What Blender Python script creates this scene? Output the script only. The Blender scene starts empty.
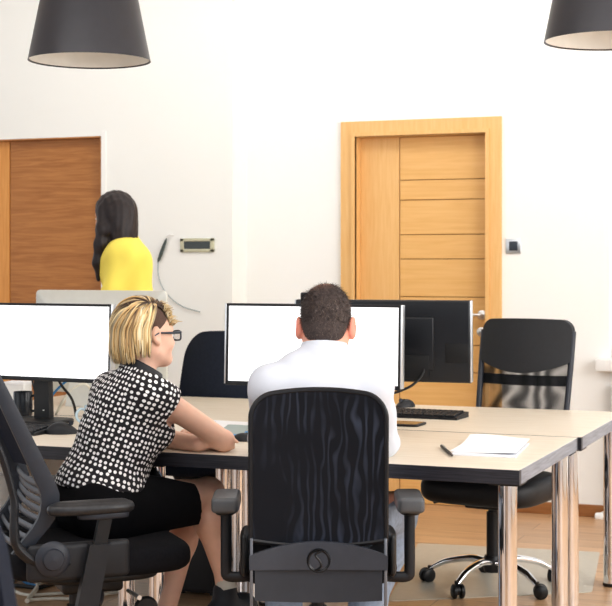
import bpy, bmesh, math, random
import numpy as np
from mathutils import Vector, Matrix, Euler
random.seed(7); rng = np.random.default_rng(7)
C = bpy.context.scene.collection
PI = math.pi
# ------------------------------------------------------------------ camera geometry (room axes: u right along the desks, w away, z up)
FPX, EYE, CX, HY = 1480.0, 1.375, 306.0, 265.0
YAW = math.radians(21.4); cY, sY = math.cos(YAW), math.sin(YAW)
def room(X, Y, z=0.0): return Vector((X*cY - Y*sY, X*sY + Y*cY, z))
def at(x, y, Y): return room((x-CX)*Y/FPX, Y, EYE-(y-HY)*Y/FPX)          # a point at depth Y
def onz(x, y, z): return at(x, y, FPX*(EYE-z)/(y-HY))                       # a point at height z
def onw(x, y, w): return at(x, y, w/((x-CX)/FPX*sY + cY))                   # a point on a wall plane
def vec(X, Y, z=0.0): return room(X, Y, z)                                   # a direction

# ------------------------------------------------------------------ materials
MATS = {}
def mat(name, col, rough=.5, metal=0.0, var=.06, scale=30, bump=0.0, bscale=200, emit=0.0, spec=.5, coat=0.0, alpha=1.0):
    m = bpy.data.materials.new(name); m.use_nodes = True
    nt = m.node_tree; n = nt.nodes; L = nt.links; b = n['Principled BSDF']
    b.inputs['Roughness'].default_value = rough; b.inputs['Metallic'].default_value = metal
    b.inputs['Specular IOR Level'].default_value = spec; b.inputs['Coat Weight'].default_value = coat
    b.inputs['Alpha'].default_value = alpha
    tc = n.new('ShaderNodeTexCoord'); nz = n.new('ShaderNodeTexNoise'); nz.inputs['Scale'].default_value = scale
    nz.inputs['Detail'].default_value = 3
    L.new(tc.outputs['Object'], nz.inputs['Vector'])
    rp = n.new('ShaderNodeValToRGB'); L.new(nz.outputs['Fac'], rp.inputs['Fac'])
    c = np.array(col[:3])
    rp.color_ramp.elements[0].position = .3; rp.color_ramp.elements[1].position = .7
    rp.color_ramp.elements[0].color = (*np.clip(c*(1-var), 0, 1), 1); rp.color_ramp.elements[1].color = (*np.clip(c*(1+var), 0, 1), 1)
    L.new(rp.outputs['Color'], b.inputs['Base Color'])
    if emit:
        L.new(rp.outputs['Color'], b.inputs['Emission Color']); b.inputs['Emission Strength'].default_value = emit
    if bump:
        n2 = n.new('ShaderNodeTexNoise'); n2.inputs['Scale'].default_value = bscale; L.new(tc.outputs['Object'], n2.inputs['Vector'])
        bp = n.new('ShaderNodeBump'); bp.inputs['Strength'].default_value = bump; bp.inputs['Distance'].default_value = .002
        L.new(n2.outputs['Fac'], bp.inputs['Height']); L.new(bp.outputs['Normal'], b.inputs['Normal'])
    MATS[name] = m; return m
def nodes(m): return m.node_tree.nodes, m.node_tree.links, m.node_tree.nodes['Principled BSDF']
def srgb(r, g, b):
    f = lambda v: (v/255/12.92) if v/255 <= .04045 else ((v/255+.055)/1.055)**2.4
    return (f(r), f(g), f(b))
def wood(name, c1, c2, axis='Z', scale=6, stretch=14, rough=.45, bands=.5):
    m = mat(name, c1, rough); n, L, b = nodes(m)
    tc = n['Texture Coordinate']; mp = n.new('ShaderNodeMapping'); L.new(tc.outputs['Object'], mp.inputs['Vector'])
    sc = [stretch]*3; sc['XYZ'.index(axis)] = 1.0; mp.inputs['Scale'].default_value = sc
    nz = n.new('ShaderNodeTexNoise'); nz.inputs['Scale'].default_value = scale; nz.inputs['Detail'].default_value = 6
    nz.inputs['Distortion'].default_value = bands; L.new(mp.outputs['Vector'], nz.inputs['Vector'])
    rp = n.new('ShaderNodeValToRGB'); rp.color_ramp.elements[0].position = .32; rp.color_ramp.elements[1].position = .68
    rp.color_ramp.elements[0].color = (*c2, 1); rp.color_ramp.elements[1].color = (*c1, 1)
    L.new(nz.outputs['Fac'], rp.inputs['Fac']); L.new(rp.outputs['Color'], b.inputs['Base Color'])
    return m

# ------------------------------------------------------------------ mesh builder
class MB:
    def __init__(s): s.v = []; s.f = []; s.n = 0; s.M = Matrix.Identity(4); s.col = []
    def add(s, verts, faces, col=None):
        for p in verts: s.v.append(tuple(s.M @ Vector(p)))
        s.f += [tuple(i+s.n for i in f) for f in faces]; s.n += len(verts)
        s.col += [col if col else (1, 1, 1, 1)]*len(verts) if not isinstance(col, list) else col
        return s
    def box(s, c, d, bev=0.0, rot=None):
        bm = bmesh.new(); bmesh.ops.create_cube(bm, size=1.0)
        for q in bm.verts: q.co = Vector((q.co.x*d[0], q.co.y*d[1], q.co.z*d[2]))
        if bev:
            bmesh.ops.bevel(bm, geom=list(bm.edges), offset=min(bev, .49*min(d)), segments=3, profile=.5, affect='EDGES')
        M = Matrix.Translation(Vector(c)) @ (rot.to_matrix().to_4x4() if rot else Matrix.Identity(4))
        bm.verts.index_update(); vs = [M @ q.co for q in bm.verts]; fs = [[q.index for q in f.verts] for f in bm.faces]; bm.free()
        return s.add(vs, fs)
    def loft(s, rings, closed=True, caps=True, col=None):
        n = len(rings[0]); vs = [p for r in rings for p in r]; fs = []
        for i in range(len(rings)-1):
            for j in range(n if closed else n-1):
                k = (j+1) % n; fs.append((i*n+j, i*n+k, (i+1)*n+k, (i+1)*n+j))
        if caps and closed:
            fs.append(tuple(range(n-1, -1, -1))); fs.append(tuple((len(rings)-1)*n+j for j in range(n)))
        return s.add(vs, fs, col)
    def tube(s, pts, r, seg=10, flat=1.0, up=None, caps=True, cols=None):
        pts = [Vector(p) for p in pts]; n = len(pts); rs = r if isinstance(r, (list, tuple)) else [r]*n
        T = []
        for i in range(n):
            t = pts[min(i+1, n-1)]-pts[max(i-1, 0)]; T.append(t.normalized() if t.length > 1e-9 else Vector((0, 0, 1)))
        u = Vector(up) if up else (Vector((0, 0, 1)) if abs(T[0].z) < .9 else Vector((1, 0, 0)))
        rings = []; cl = []
        for i in range(n):
            u = (u - T[i]*u.dot(T[i]))
            u = u.normalized() if u.length > 1e-6 else T[i].orthogonal().normalized()
            w = T[i].cross(u)
            rings.append([pts[i]+w*(rs[i]*math.cos(a))+u*(rs[i]*flat*math.sin(a)) for a in [2*PI*k/seg for k in range(seg)]])
            if cols: cl += [cols[i]]*seg
        return s.loft(rings, caps=caps, col=cl if cols else None)
    def lathe(s, prof, c=(0, 0, 0), seg=32, axis='Z', a0=0, a1=2*PI):
        rings = []
        for r, z in prof:
            ring = []
            for k in range(seg):
                a = 2*PI*k/seg; x, y = r*math.cos(a), r*math.sin(a)
                p = {'Z': (x, y, z), 'Y': (x, z, -y), 'X': (z, x, y)}[axis]
                ring.append(Vector(p)+Vector(c))
            rings.append(ring)
        return s.loft(rings, caps=(prof[0] != prof[-1]))
    def slab(s, c, w, d, z0, z1, r=.01, e=4.0, n=40, dome=0.0):
        """rounded superellipse cushion"""
        rings = []; h = z1-z0; r = min(r, h/2)
        prof = [(r*(1-math.sin(a)), z0+r*(1-math.cos(a))) for a in np.linspace(0, PI/2, 5)]
        prof = [(r*(1-math.sin(a)), z0+r-r*math.cos(a)) for a in np.linspace(0, PI/2, 5)]
        prof += [(r*(1-math.cos(a)), z1-r+r*math.sin(a)) for a in np.linspace(0, PI/2, 5)]
        if dome: prof += [(r+(min(w, d)/2-r)*t, z1+dome*(1-(1-t)**2)) for t in (.25, .5, .75, .97)]
        for ins, z in prof:
            ring = []
            for k in range(n):
                a = 2*PI*k/n; ca, sa = math.cos(a), math.sin(a)
                ring.append((c[0]+(w/2-ins)*math.copysign(abs(ca)**(2/e), ca), c[1]+(d/2-ins)*math.copysign(abs(sa)**(2/e), sa), c[2]+z))
            rings.append(ring)
        return s.loft(rings)
    def prism(s, pts, y0, y1):
        """outline in XZ pushed along Y"""
        a = [(p[0], y0, p[1]) for p in pts]; b = [(p[0], y1, p[1]) for p in pts]
        return s.loft([a, b])
    def build(s, name, material, parent=None, smooth=True, loc=None, angle=40):
        me = bpy.data.meshes.new(name); me.from_pydata(s.v, [], s.f); me.update()
        bm = bmesh.new(); bm.from_mesh(me); bmesh.ops.recalc_face_normals(bm, faces=bm.faces); bm.to_mesh(me); bm.free()
        ca = me.attributes.new('col', 'FLOAT_COLOR', 'POINT')
        ca.data.foreach_set('color', np.array(s.col, dtype=np.float32).ravel())
        o = bpy.data.objects.new(name, me); C.objects.link(o)
        if material: me.materials.append(material)
        if smooth:
            for p in me.polygons: p.use_smooth = True
            try: me.set_sharp_from_angle(angle=math.radians(angle))
            except Exception: pass
        if parent: o.parent = parent
        if loc is not None: o.location = loc
        return o
def tag(o, label=None, cat=None, group=None, kind=None):
    if label: o['label'] = label
    if cat: o['category'] = cat
    if group: o['group'] = group
    if kind: o['kind'] = kind
    return o
def empty(name, label, cat, loc=(0, 0, 0), rz=0.0, group=None):
    o = bpy.data.objects.new(name, None); C.objects.link(o); o.empty_display_size = .1
    o.location = loc; o.rotation_euler = (0, 0, rz); return tag(o, label, cat, group)
def copy_tree(o, parent=None, loc=None, rz=None, label=None):
    c = o.copy(); C.objects.link(c)
    if parent: c.parent = parent
    if loc is not None: c.location = loc
    if rz is not None: c.rotation_euler = (0, 0, rz)
    if label: c['label'] = label
    for ch in list(o.children): copy_tree(ch, c)
    return c
def bez(p0, p1, p2, p3, n=14):
    p0, p1, p2, p3 = map(Vector, (p0, p1, p2, p3))
    return [p0*(1-t)**3+p1*3*t*(1-t)**2+p2*3*t*t*(1-t)+p3*t**3 for t in np.linspace(0, 1, n)]
def spline(P, n=8):
    P = [Vector(p) for p in P]; Q = [P[0]*2-P[1]]+P+[P[-1]*2-P[-2]]; out = []
    for i in range(1, len(Q)-2):
        for t in np.linspace(0, 1, n, endpoint=False):
            a, b, c, d = Q[i-1:i+3]
            out.append(.5*((2*b)+(c-a)*t+(2*a-5*b+4*c-d)*t*t+(3*b-a-3*c+d)*t**3))
    return out+[P[-1]]

# ------------------------------------------------------------------ smooth bodies: distance field + surface nets
class Field:
    def __init__(s, lo, hi, h):
        s.lo = np.array(lo, float); s.h = h; s.n = np.ceil((np.array(hi)-s.lo)/h).astype(int)+1
        s.D = np.full(s.n, .08, np.float32)
    def sub(s, lo, hi):
        a = np.clip(np.floor((np.array(lo)-s.lo)/s.h).astype(int), 0, s.n-1); b = np.clip(np.ceil((np.array(hi)-s.lo)/s.h).astype(int)+1, 1, s.n)
        if np.any(b <= a): return None, None
        g = np.meshgrid(*[s.lo[i]+s.h*np.arange(a[i], b[i]) for i in range(3)], indexing='ij')
        return tuple(slice(a[i], b[i]) for i in range(3)), np.stack(g, -1).astype(np.float32)
    def put(s, fn, lo, hi, k, op='add'):
        m = .09 if op == 'add' else k+.01
        sl, P = s.sub(np.array(lo)-m, np.array(hi)+m)
        if sl is None: return s
        d = fn(P); A = s.D[sl]
        if op == 'sub': A = -A
        if k > 0:
            h = np.maximum(k-np.abs(A-d), 0)/k; R = np.minimum(A, d)-h*h*k*.25
        else: R = np.minimum(A, d)
        s.D[sl] = -R if op == 'sub' else R
        return s
    def cone(s, a, b, ra, rb=None, k=.03, op='add'):
        a = np.array(a, float); b = np.array(b, float); rb = ra if rb is None else rb; ba = b-a; L = max(ba@ba, 1e-9)
        def fn(P):
            t = np.clip(((P-a)@ba)/L, 0, 1)
            return np.linalg.norm(P-a-t[..., None]*ba, axis=-1)-(ra+(rb-ra)*t)
        r = max(ra, rb); return s.put(fn, np.minimum(a, b)-r, np.maximum(a, b)+r, k, op)
    def chain(s, pts, rs, k=.03):
        for i in range(len(pts)-1): s.cone(pts[i], pts[i+1], rs[i], rs[i+1], k)
        return s
    def ell(s, c, r, R=None, k=.03, op='add'):
        c = np.array(c, float); r = np.array(r, float); R = np.eye(3) if R is None else np.array(R)
        def fn(P):
            q = (P-c)@R; k0 = np.linalg.norm(q/r, axis=-1); k1 = np.linalg.norm(q/(r*r), axis=-1)+1e-9
            return k0*(k0-1)/k1
        m = max(r); return s.put(fn, c-m, c+m, k, op)
    def cut(s, p, n, k=0.0):
        """keep the side the normal points away from"""
        p = np.array(p, float); n = np.array(n, float); n = n/np.linalg.norm(n)
        _, P = s.sub(s.lo, s.lo+s.h*(s.n-1)); d = (P-p)@n
        s.D = np.maximum(s.D, d[tuple(slice(0, q) for q in s.n)]).astype(np.float32); return s
    def wob(s, fn):
        _, P = s.sub(s.lo, s.lo+s.h*(s.n-1)); s.D = s.D+fn(P)[tuple(slice(0, q) for q in s.n)].astype(np.float32); return s
    def mesh(s):
        D = s.D.copy()
        for ax in range(3):
            for e in (0, -1):
                sl = [slice(None)]*3; sl[ax] = e; D[tuple(sl)] = np.maximum(D[tuple(sl)], .001)
        S = D < 0; cs = [(i, j, k) for i in (0, 1) for j in (0, 1) for k in (0, 1)]
        nx, ny, nz = D.shape
        cnt = np.zeros((nx-1, ny-1, nz-1), np.int8)
        for i, j, k in cs: cnt += S[i:nx-1+i, j:ny-1+j, k:nz-1+k]
        act = np.argwhere((cnt > 0) & (cnt < 8)); idx = np.full((nx-1, ny-1, nz-1), -1, np.int64)
        idx[tuple(act.T)] = np.arange(len(act))
        V = [D[act[:, 0]+i, act[:, 1]+j, act[:, 2]+k] for i, j, k in cs]
        pos = np.zeros((len(act), 3)); c = np.zeros(len(act))
        for a in range(8):
            for b in range(a+1, 8):
                df = [q-p for p, q in zip(cs[a], cs[b])]
                if sum(map(abs, df)) != 1: continue
                m = (V[a] < 0) != (V[b] < 0); t = np.where(m, V[a]/np.where(m, V[a]-V[b], 1), 0)
                pos += np.where(m[:, None], np.array(cs[a])+t[:, None]*np.array(df), 0); c += m
        pos = s.lo+s.h*(act+pos/c[:, None]); quads = []
        for ax in range(3):
            o1, o2 = (ax+1) % 3, (ax+2) % 3
            A = [slice(0, None)]*3; B = [slice(0, None)]*3; A[ax] = slice(0, -1); B[ax] = slice(1, None)
            E = np.argwhere(S[tuple(A)] != S[tuple(B)]); E = E[(E[:, o1] > 0) & (E[:, o2] > 0) & (E[:, o1] < D.shape[o1]-1) & (E[:, o2] < D.shape[o2]-1)]
            ins = S[tuple(E.T)]
            def cell(d1, d2):
                q = E.copy(); q[:, o1] += d1; q[:, o2] += d2; return idx[tuple(q.T)]
            Q = np.stack([cell(-1, -1), cell(0, -1), cell(0, 0), cell(-1, 0)], 1)
            Q[~ins] = Q[~ins][:, ::-1]; quads.append(Q)
        return pos, np.concatenate(quads)
    def build(s, name, material, parent=None, base=(0, 0, 0), attr=None, it=2):
        v, q = s.mesh()
        # a little relaxation
        for _ in range(it):
            acc = np.zeros_like(v); n = np.zeros(len(v))
            for a in range(4):
                b = (a+1) % 4
                np.add.at(acc, q[:, a], v[q[:, b]]); np.add.at(n, q[:, a], 1)
                np.add.at(acc, q[:, b], v[q[:, a]]); np.add.at(n, q[:, b], 1)
            v = .5*v+.5*acc/np.maximum(n, 1)[:, None]
        me = bpy.data.meshes.new(name); base = np.array(base, float)
        me.vertices.add(len(v)); me.vertices.foreach_set('co', (v-base).astype(np.float32).ravel())
        me.loops.add(len(q)*4); me.loops.foreach_set('vertex_index', q.astype(np.int32).ravel())
        me.polygons.add(len(q)); me.polygons.foreach_set('loop_start', np.arange(0, len(q)*4, 4, dtype=np.int32))
        me.polygons.foreach_set('loop_total', np.full(len(q), 4, np.int32)); me.update(calc_edges=True); me.validate()
        me.polygons.foreach_set('use_smooth', np.ones(len(me.polygons), bool))
        if attr:
            nm, fn = attr; a = me.attributes.new(nm, 'FLOAT_VECTOR', 'POINT'); a.data.foreach_set('vector', fn(v).astype(np.float32).ravel())
        o = bpy.data.objects.new(name, me); C.objects.link(o)
        for m_ in (material if isinstance(material, (list, tuple)) else [material]): me.materials.append(m_)
        if parent: o.parent = parent
        return o
# ------------------------------------------------------------------ palette
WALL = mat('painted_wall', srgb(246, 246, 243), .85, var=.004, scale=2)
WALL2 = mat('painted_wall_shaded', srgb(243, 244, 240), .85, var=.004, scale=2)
CEIL = mat('ceiling_paint', srgb(248, 248, 246), .9, var=.01, scale=2)
OAK = wood('light_oak', srgb(236, 194, 134), srgb(229, 183, 118), 'Z', 5, 16)
OAKH = wood('light_oak_across', srgb(236, 191, 126), srgb(228, 180, 111), 'X', 4, 18)
OAKD = mat('oak_groove', srgb(168, 112, 52), .6)
WALNUT = wood('warm_walnut', srgb(190, 132, 72), srgb(164, 106, 52), 'X', 3.2, 14, bands=1.2)
WALNUT2 = wood('pale_walnut_jamb', srgb(226, 164, 90), srgb(214, 148, 74), 'Z', 5, 14)
MAPLE = wood('pale_maple_laminate', srgb(236, 226, 210), srgb(226, 213, 194), 'X', 5, 16, rough=.42)
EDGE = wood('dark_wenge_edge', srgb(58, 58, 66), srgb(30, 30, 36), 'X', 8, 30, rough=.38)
EDGEL = wood('wenge_edge_side_lit', srgb(146, 151, 163), srgb(98, 103, 115), 'Y', 8, 30, rough=.3)  # same dark wenge, side light on the desk ends put into the colour
CHROME = mat('polished_chrome', (.86, .86, .88), .07, 1.0, var=.02)
SILVER = mat('satin_silver', (.66, .68, .70), .3, .9, var=.03)
STEEL = mat('brushed_steel', (.75, .75, .74), .28, 1.0, var=.03)
BLACK = mat('black_plastic', srgb(20, 21, 24), .42, var=.12, bump=.05, bscale=600)
BLACKM = mat('matte_black_plastic', srgb(30, 32, 37), .5, var=.10, bump=.08, bscale=500)
GREYP = mat('dark_grey_plastic', srgb(46, 50, 59), .46, var=.08, bump=.05, bscale=500)
GLOSSB = mat('gloss_black', srgb(20, 22, 26), .14, var=.1, coat=.3)
FABRIC = mat('black_fabric', srgb(26, 26, 30), .95, var=.18, scale=120, bump=.3, bscale=900, spec=.2)
NAVYF = mat('slate_fabric', srgb(42, 48, 62), .9, var=.1, scale=90, bump=.25, bscale=900, spec=.25)
LEATHER = mat('black_leatherette', srgb(28, 29, 33), .5, var=.1, scale=60, bump=.2, bscale=300)
SHADE = mat('lamp_shade_graphite', srgb(50, 50, 56), .36, var=.05, spec=.6)
SHADEIN = mat('lamp_shade_white_inside', srgb(240, 238, 232), .6, var=.02)
WHITEP = mat('white_plastic', srgb(240, 240, 238), .4, var=.02)
PAPER = mat('white_paper', srgb(248, 248, 250), .8, var=.015)
SCREEN = mat('lit_white_screen', (.96, .97, .98), .3, var=.008, scale=3, emit=.75)
ALU = mat('pale_aluminium', srgb(226, 226, 218), .35, .25, var=.02)
GLASS = mat('window_glass', (.9, .95, 1), .02, alpha=.12, var=.01)

# ------------------------------------------------------------------ floor
m = wood('oak_laminate_floor', srgb(216, 180, 142), srgb(196, 156, 118), 'X', 3, 10, rough=.32); n, L, b = nodes(m)
tc = n['Texture Coordinate']; br = n.new('ShaderNodeTexBrick'); L.new(tc.outputs['Object'], br.inputs['Vector'])
br.inputs['Scale'].default_value = 1; br.inputs['Brick Width'].default_value = 1.25; br.inputs['Row Height'].default_value = .19
br.inputs['Mortar Size'].default_value = .0025; br.offset = .37
br.inputs['Color1'].default_value = (1, 1, 1, 1); br.inputs['Color2'].default_value = (.82, .80, .78, 1); br.inputs['Mortar'].default_value = (.45, .4, .36, 1)
mx = n.new('ShaderNodeMix'); mx.data_type = 'RGBA'; mx.blend_type = 'MULTIPLY'; mx.inputs[0].default_value = 1
src = b.inputs['Base Color'].links[0].from_socket
L.new(src, mx.inputs[6]); L.new(br.outputs['Color'], mx.inputs[7]); L.new(mx.outputs[2], b.inputs['Base Color'])
FLOOR = m
WB = 8.1; WL = 7.9
U_CORNER = onw(246, 200, WB).x
tag(MB().box((-3, 3.6, -.05), (11, 10.4, .1)).build('floor', FLOOR, smooth=False), kind='structure')
tag(MB().box((-3, 3.6, 3.45), (11, 10.4, .1)).build('ceiling', CEIL, smooth=False), kind='structure')

# ------------------------------------------------------------------ back wall with door and window openings
d2l, d2r, d2t = onw(342, 120, WB).x, onw(502, 115.5, WB).x, 2.205
op2 = (d2l+.085, d2r-.085, 0, d2t-.085)
win_u0 = onw(609, 300, WB).x
win = (win_u0, win_u0+1.5, .86, 3.1)
def wall_with(name, u0, u1, w0, w1, holes, m, H=3.4):
    mb = MB(); us = sorted({u0, u1, *[h[0] for h in holes], *[h[1] for h in holes]})
    for a, b_ in zip(us, us[1:]):
        zs = [0.0]
        hs = [h for h in holes if h[0] <= a+1e-6 and h[1] >= b_-1e-6]
        if hs:
            h = hs[0]
            if h[2] > 0: mb.box(((a+b_)/2, (w0+w1)/2, h[2]/2), (b_-a, w1-w0, h[2]))
            mb.box(((a+b_)/2, (w0+w1)/2, (h[3]+H)/2), (b_-a, w1-w0, H-h[3]))
        else: mb.box(((a+b_)/2, (w0+w1)/2, H/2), (b_-a, w1-w0, H))
    return tag(mb.build(name, m, smooth=False), kind='structure')
wall_with('wall_back', U_CORNER, 2.5, WB, WB+.25, [op2, win], WALL)
d1r = onw(101, 137, WL).x; d1t = onw(101, 136, WL).z; d1l = d1r-1.15
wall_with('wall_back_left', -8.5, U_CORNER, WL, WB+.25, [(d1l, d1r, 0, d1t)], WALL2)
tag(MB().box((2.45, 5.0, 1.7), (.1, 6.1, 3.4)).build('wall_right', WALL, smooth=False), kind='structure')
# baseboards
BASE = wood('oak_baseboard', srgb(170, 118, 72), srgb(148, 98, 56), 'X', 5, 14)
tag(MB().box(((d2r+2.4)/2, WB-.008, .033), (2.4-d2r, .016, .066), .003).build('baseboard_right', BASE), kind='structure')
tag(MB().box(((U_CORNER+d2l)/2, WB-.008, .033), (d2l-U_CORNER, .016, .066), .003).build('baseboard_middle', BASE), kind='structure')
tag(MB().box(((d1r+U_CORNER)/2, WL-.008, .033), (U_CORNER-d1r, .016, .066), .003).build('baseboard_left', BASE), kind='structure')

# ------------------------------------------------------------------ right hand oak door
def frame_mb(u0, u1, zt, w, fw, th):
    mb = MB()
    # mitred casing, three boards with a stepped inner bead
    for (a, b_, c_, d_, t0) in ((0, fw, 0, 0, th), (fw-.022, fw, 0, 0, th+.012)):
        o = [(u0+a, 0), (u0+a, zt-a), (u1-a, zt-a), (u1-a, 0)]; i = [(u0+b_, 0), (u0+b_, zt-b_), (u1-b_, zt-b_), (u1-b_, 0)]
        for k in range(3):
            q = [o[k], o[k+1], i[k+1], i[k]]
            mb.prism(q, w-t0, w+.002)
    return mb
door = empty('door_2', None, None, ((d2l+d2r)/2, WB, 0)); door['kind'] = 'structure'
off = Matrix.Translation(Vector((-(d2l+d2r)/2, -WB, 0)))
fm = frame_mb(d2l, d2r, d2t, WB, .088, .022)
for (a, b_) in ((op2[0]-.003, op2[0]+.004), (op2[1]-.004, op2[1]+.003)): fm.box(((a+b_)/2, WB+.10, op2[3]/2), (b_-a, .2, op2[3]))
fm.box(((op2[0]+op2[1])/2, WB+.10, op2[3]-.003), (op2[1]-op2[0], .2, .006))
fm.v = [tuple(off @ Vector(p)) for p in fm.v]; fr = fm.build('door_frame', OAK, door, smooth=False)
lw = WB+.075
lu0, lu1, lz = op2[0]+.004, op2[1]-.004, op2[3]-.006
gx = onw(399.6, 250, lw).x
leaf = MB(); leaf.M = off
leaf.box(((lu0+gx)/2-.001, lw+.02, lz/2), (gx-lu0-.003, .04, lz), .002)
lf = leaf.build('door_leaf', OAK, door, smooth=False)
zs = [lz]+[onw(440, y, lw).z for y in (179.5, 199.6, 234.5, 259, 297, 345, 372, 420, 455)]+[0]
pn = MB(); pn.M = off
for a, b_ in zip(zs, zs[1:]): pn.box(((gx+lu1)/2+.001, lw+.02, (a+b_)/2), (lu1-gx-.003, .04, abs(a-b_)-.004), .002)
pn.build('door_panel', OAKH, lf, smooth=False)
gr = MB(); gr.M = off; gr.box(((lu0+lu1)/2, lw+.03, lz/2), (lu1-lu0, .02, lz)); gr.build('door_core', OAKD, lf, smooth=False)
hp = onw(482, 315, lw); kp = onw(481.5, 332, lw)
h = MB(); h.M = off
h.lathe([(0, 0), (.027, 0), (.027, -.006), (.022, -.010), (0, -.010)], (hp.x, lw, hp.z), 24, 'Y')
h.tube([(hp.x, lw-.008, hp.z), (hp.x, lw-.045, hp.z)], .009, 12)
h.tube(spline([(hp.x+.004, lw-.046, hp.z), (hp.x-.04, lw-.05, hp.z+.002), (hp.x-.075, lw-.048, hp.z+.006), (hp.x-.115, lw-.042, hp.z-.002)]), .009, 12)
h.build('door_handle', STEEL, lf)
k = MB(); k.M = off; k.lathe([(0, 0), (.027, 0), (.027, -.006), (.022, -.010), (0, -.010)], (kp.x, lw, kp.z), 24, 'Y')
k.box((kp.x, lw-.012, kp.z), (.006, .006, .02), .001); k.build('lock_rosette', STEEL, lf)

# ------------------------------------------------------------------ left walnut door set in the wall
door1 = empty('door_1', None, None, ((d1l+d1r)/2, WL, 0)); door1['kind'] = 'structure'
off = Matrix.Translation(Vector((-(d1l+d1r)/2, -WL, 0)))
jx = onw(10, 200, WL+.06).x
p = MB(); p.M = off; p.box(((jx+d1r)/2, WL+.08, d1t/2), (d1r-jx-.006, .04, d1t-.012), .003); lf1 = p.build('door_leaf', WALNUT, door1, smooth=False)
p = MB(); p.M = off; p.box(((d1l+jx)/2, WL+.08, d1t/2), (jx-d1l-.006, .05, d1t-.012), .003); p.build('side_panel', WALNUT2, door1, smooth=False)
p = MB(); p.M = off; p.box((d1r-.004, WL+.07, d1t/2), (.008, .14, d1t)); p.box(((d1l+d1r)/2, WL+.07, d1t-.004), (d1r-d1l, .14, .008)); p.box((d1l+.004, WL+.07, d1t/2), (.008, .14, d1t))
p.build('door_frame', WALNUT, door1, smooth=False)
p = MB(); p.M = off; q = jx+.07; p.lathe([(0, 0), (.026, 0), (.026, -.006), (0, -.01)], (q, WL+.06, 1.08), 24, 'Y'); p.tube([(q, WL+.055, 1.08), (q, WL+.015, 1.08)], .009); p.tube([(q, WL+.015, 1.08), (q+.11, WL+.018, 1.08)], .009)
p.build('door_handle', STEEL, lf1)
# white trim line right of the walnut door
tag(MB().box((d1r+.022, WL-.004, d1t/2+.01), (.03, .008, d1t+.04), .002).build('trim_1', WALL, smooth=False), kind='structure')

# ------------------------------------------------------------------ window, sill, radiator pipe
w1 = empty('window_1', None, None, ((win[0]+win[1])/2, WB, win[2])); w1['kind'] = 'structure'
off = Matrix.Translation(-w1.location)
p = MB(); p.M = off
for z in (win[2]+.03, win[3]-.03): p.box(((win[0]+win[1])/2, WB+.13, z), (win[1]-win[0], .07, .06), .004)
for u in (win[0]+.03, (win[0]+win[1])/2, win[1]-.03): p.box((u, WB+.13, (win[2]+win[3])/2), (.06, .07, win[3]-win[2]), .004)
p.build('window_frame', WHITEP, w1)
p = MB(); p.M = off; p.box(((win[0]+win[1])/2, WB+.13, (win[2]+win[3])/2), (win[1]-win[0]-.1, .008, win[3]-win[2]-.1)); p.build('window_pane', GLASS, w1)
s0 = onw(597, 362, WB-.06).x
p = MB(); p.M = off; p.box(((s0+win[1]+.1)/2, WB-.01, .835), (win[1]+.1-s0, .22, .066), .006); p.build('window_sill', WHITEP, w1)
t = empty('radiator', 'white panel radiator with valve under the window sill at right edge', 'radiator', (win_u0+.6, WB-.06, 0))
off = Matrix.Translation(-t.location)
p = MB(); p.M = off; ru = onw(611, 450, WB-.08).x
p.box((ru+.5, WB-.06, .43), (1.0, .05, .6), .012)
for i in range(14): p.box((ru+.04+i*.07, WB-.088, .43), (.03, .012, .54), .005)
p.build('panel', WHITEP, t)
v = onw(602, 517, WB-.06); p = MB(); p.M = off
p.tube([(v.x, WB-.06, 0), (v.x, WB-.06, v.z+.02), (v.x+.07, WB-.06, v.z+.05), (ru+.03, WB-.06, v.z+.1)], .009)
p.lathe([(0, -.035), (.02, -.035), (.024, -.02), (.024, .02), (.018, .032), (0, .032)], (v.x, WB-.06, v.z), 16, 'X'); p.build('valve', WHITEP, t)

# ------------------------------------------------------------------ wall fittings
def wallbox(x0, y0, x1, y1, w):
    a, b_ = onw(x0, y0, w), onw(x1, y1, w); return (a.x, b_.x, min(a.z, b_.z), max(a.z, b_.z))
a = wallbox(506, 239, 521, 253, WB); cu, cz = (a[0]+a[1])/2, (a[2]+a[3])/2; sz = a[1]-a[0]
t = empty('light_switch', 'small square grey wall switch with dark rocker right of oak door', 'light switch', (cu, WB, cz))
MB().box((0, -.005, 0), (sz, .010, sz), .003).build('switch_plate', SILVER, t)
MB().box((.002, -.011, 0), (sz*.56, .008, sz*.6), .002).build('rocker', mat('slate_rocker', srgb(54, 62, 72), .35), t)
a = wallbox(181, 238.5, 214.5, 252, WL); cu, cz = (a[0]+a[1])/2, (a[2]+a[3])/2; W_, H_ = a[1]-a[0], a[3]-a[2]
t = empty('wall_display', 'wide beige framed wall panel with dark display left of the wall corner', 'wall panel', (cu, WL, cz))
mb = MB()
for sx in (-1, 1): mb.box((sx*(W_/2-.012), -.007, 0), (.024, .014, H_), .003)
for sx in (-1, 1): mb.box((0, -.007, sx*(H_/2-.009)), (W_, .014, .018), .003)
mb.build('frame', mat('beige_frame', srgb(196, 194, 168), .5), t)
MB().box((0, -.005, 0), (W_-.03, .009, H_-.02)).build('display', mat('dark_display', srgb(62, 68, 66), .25), t)
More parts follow.
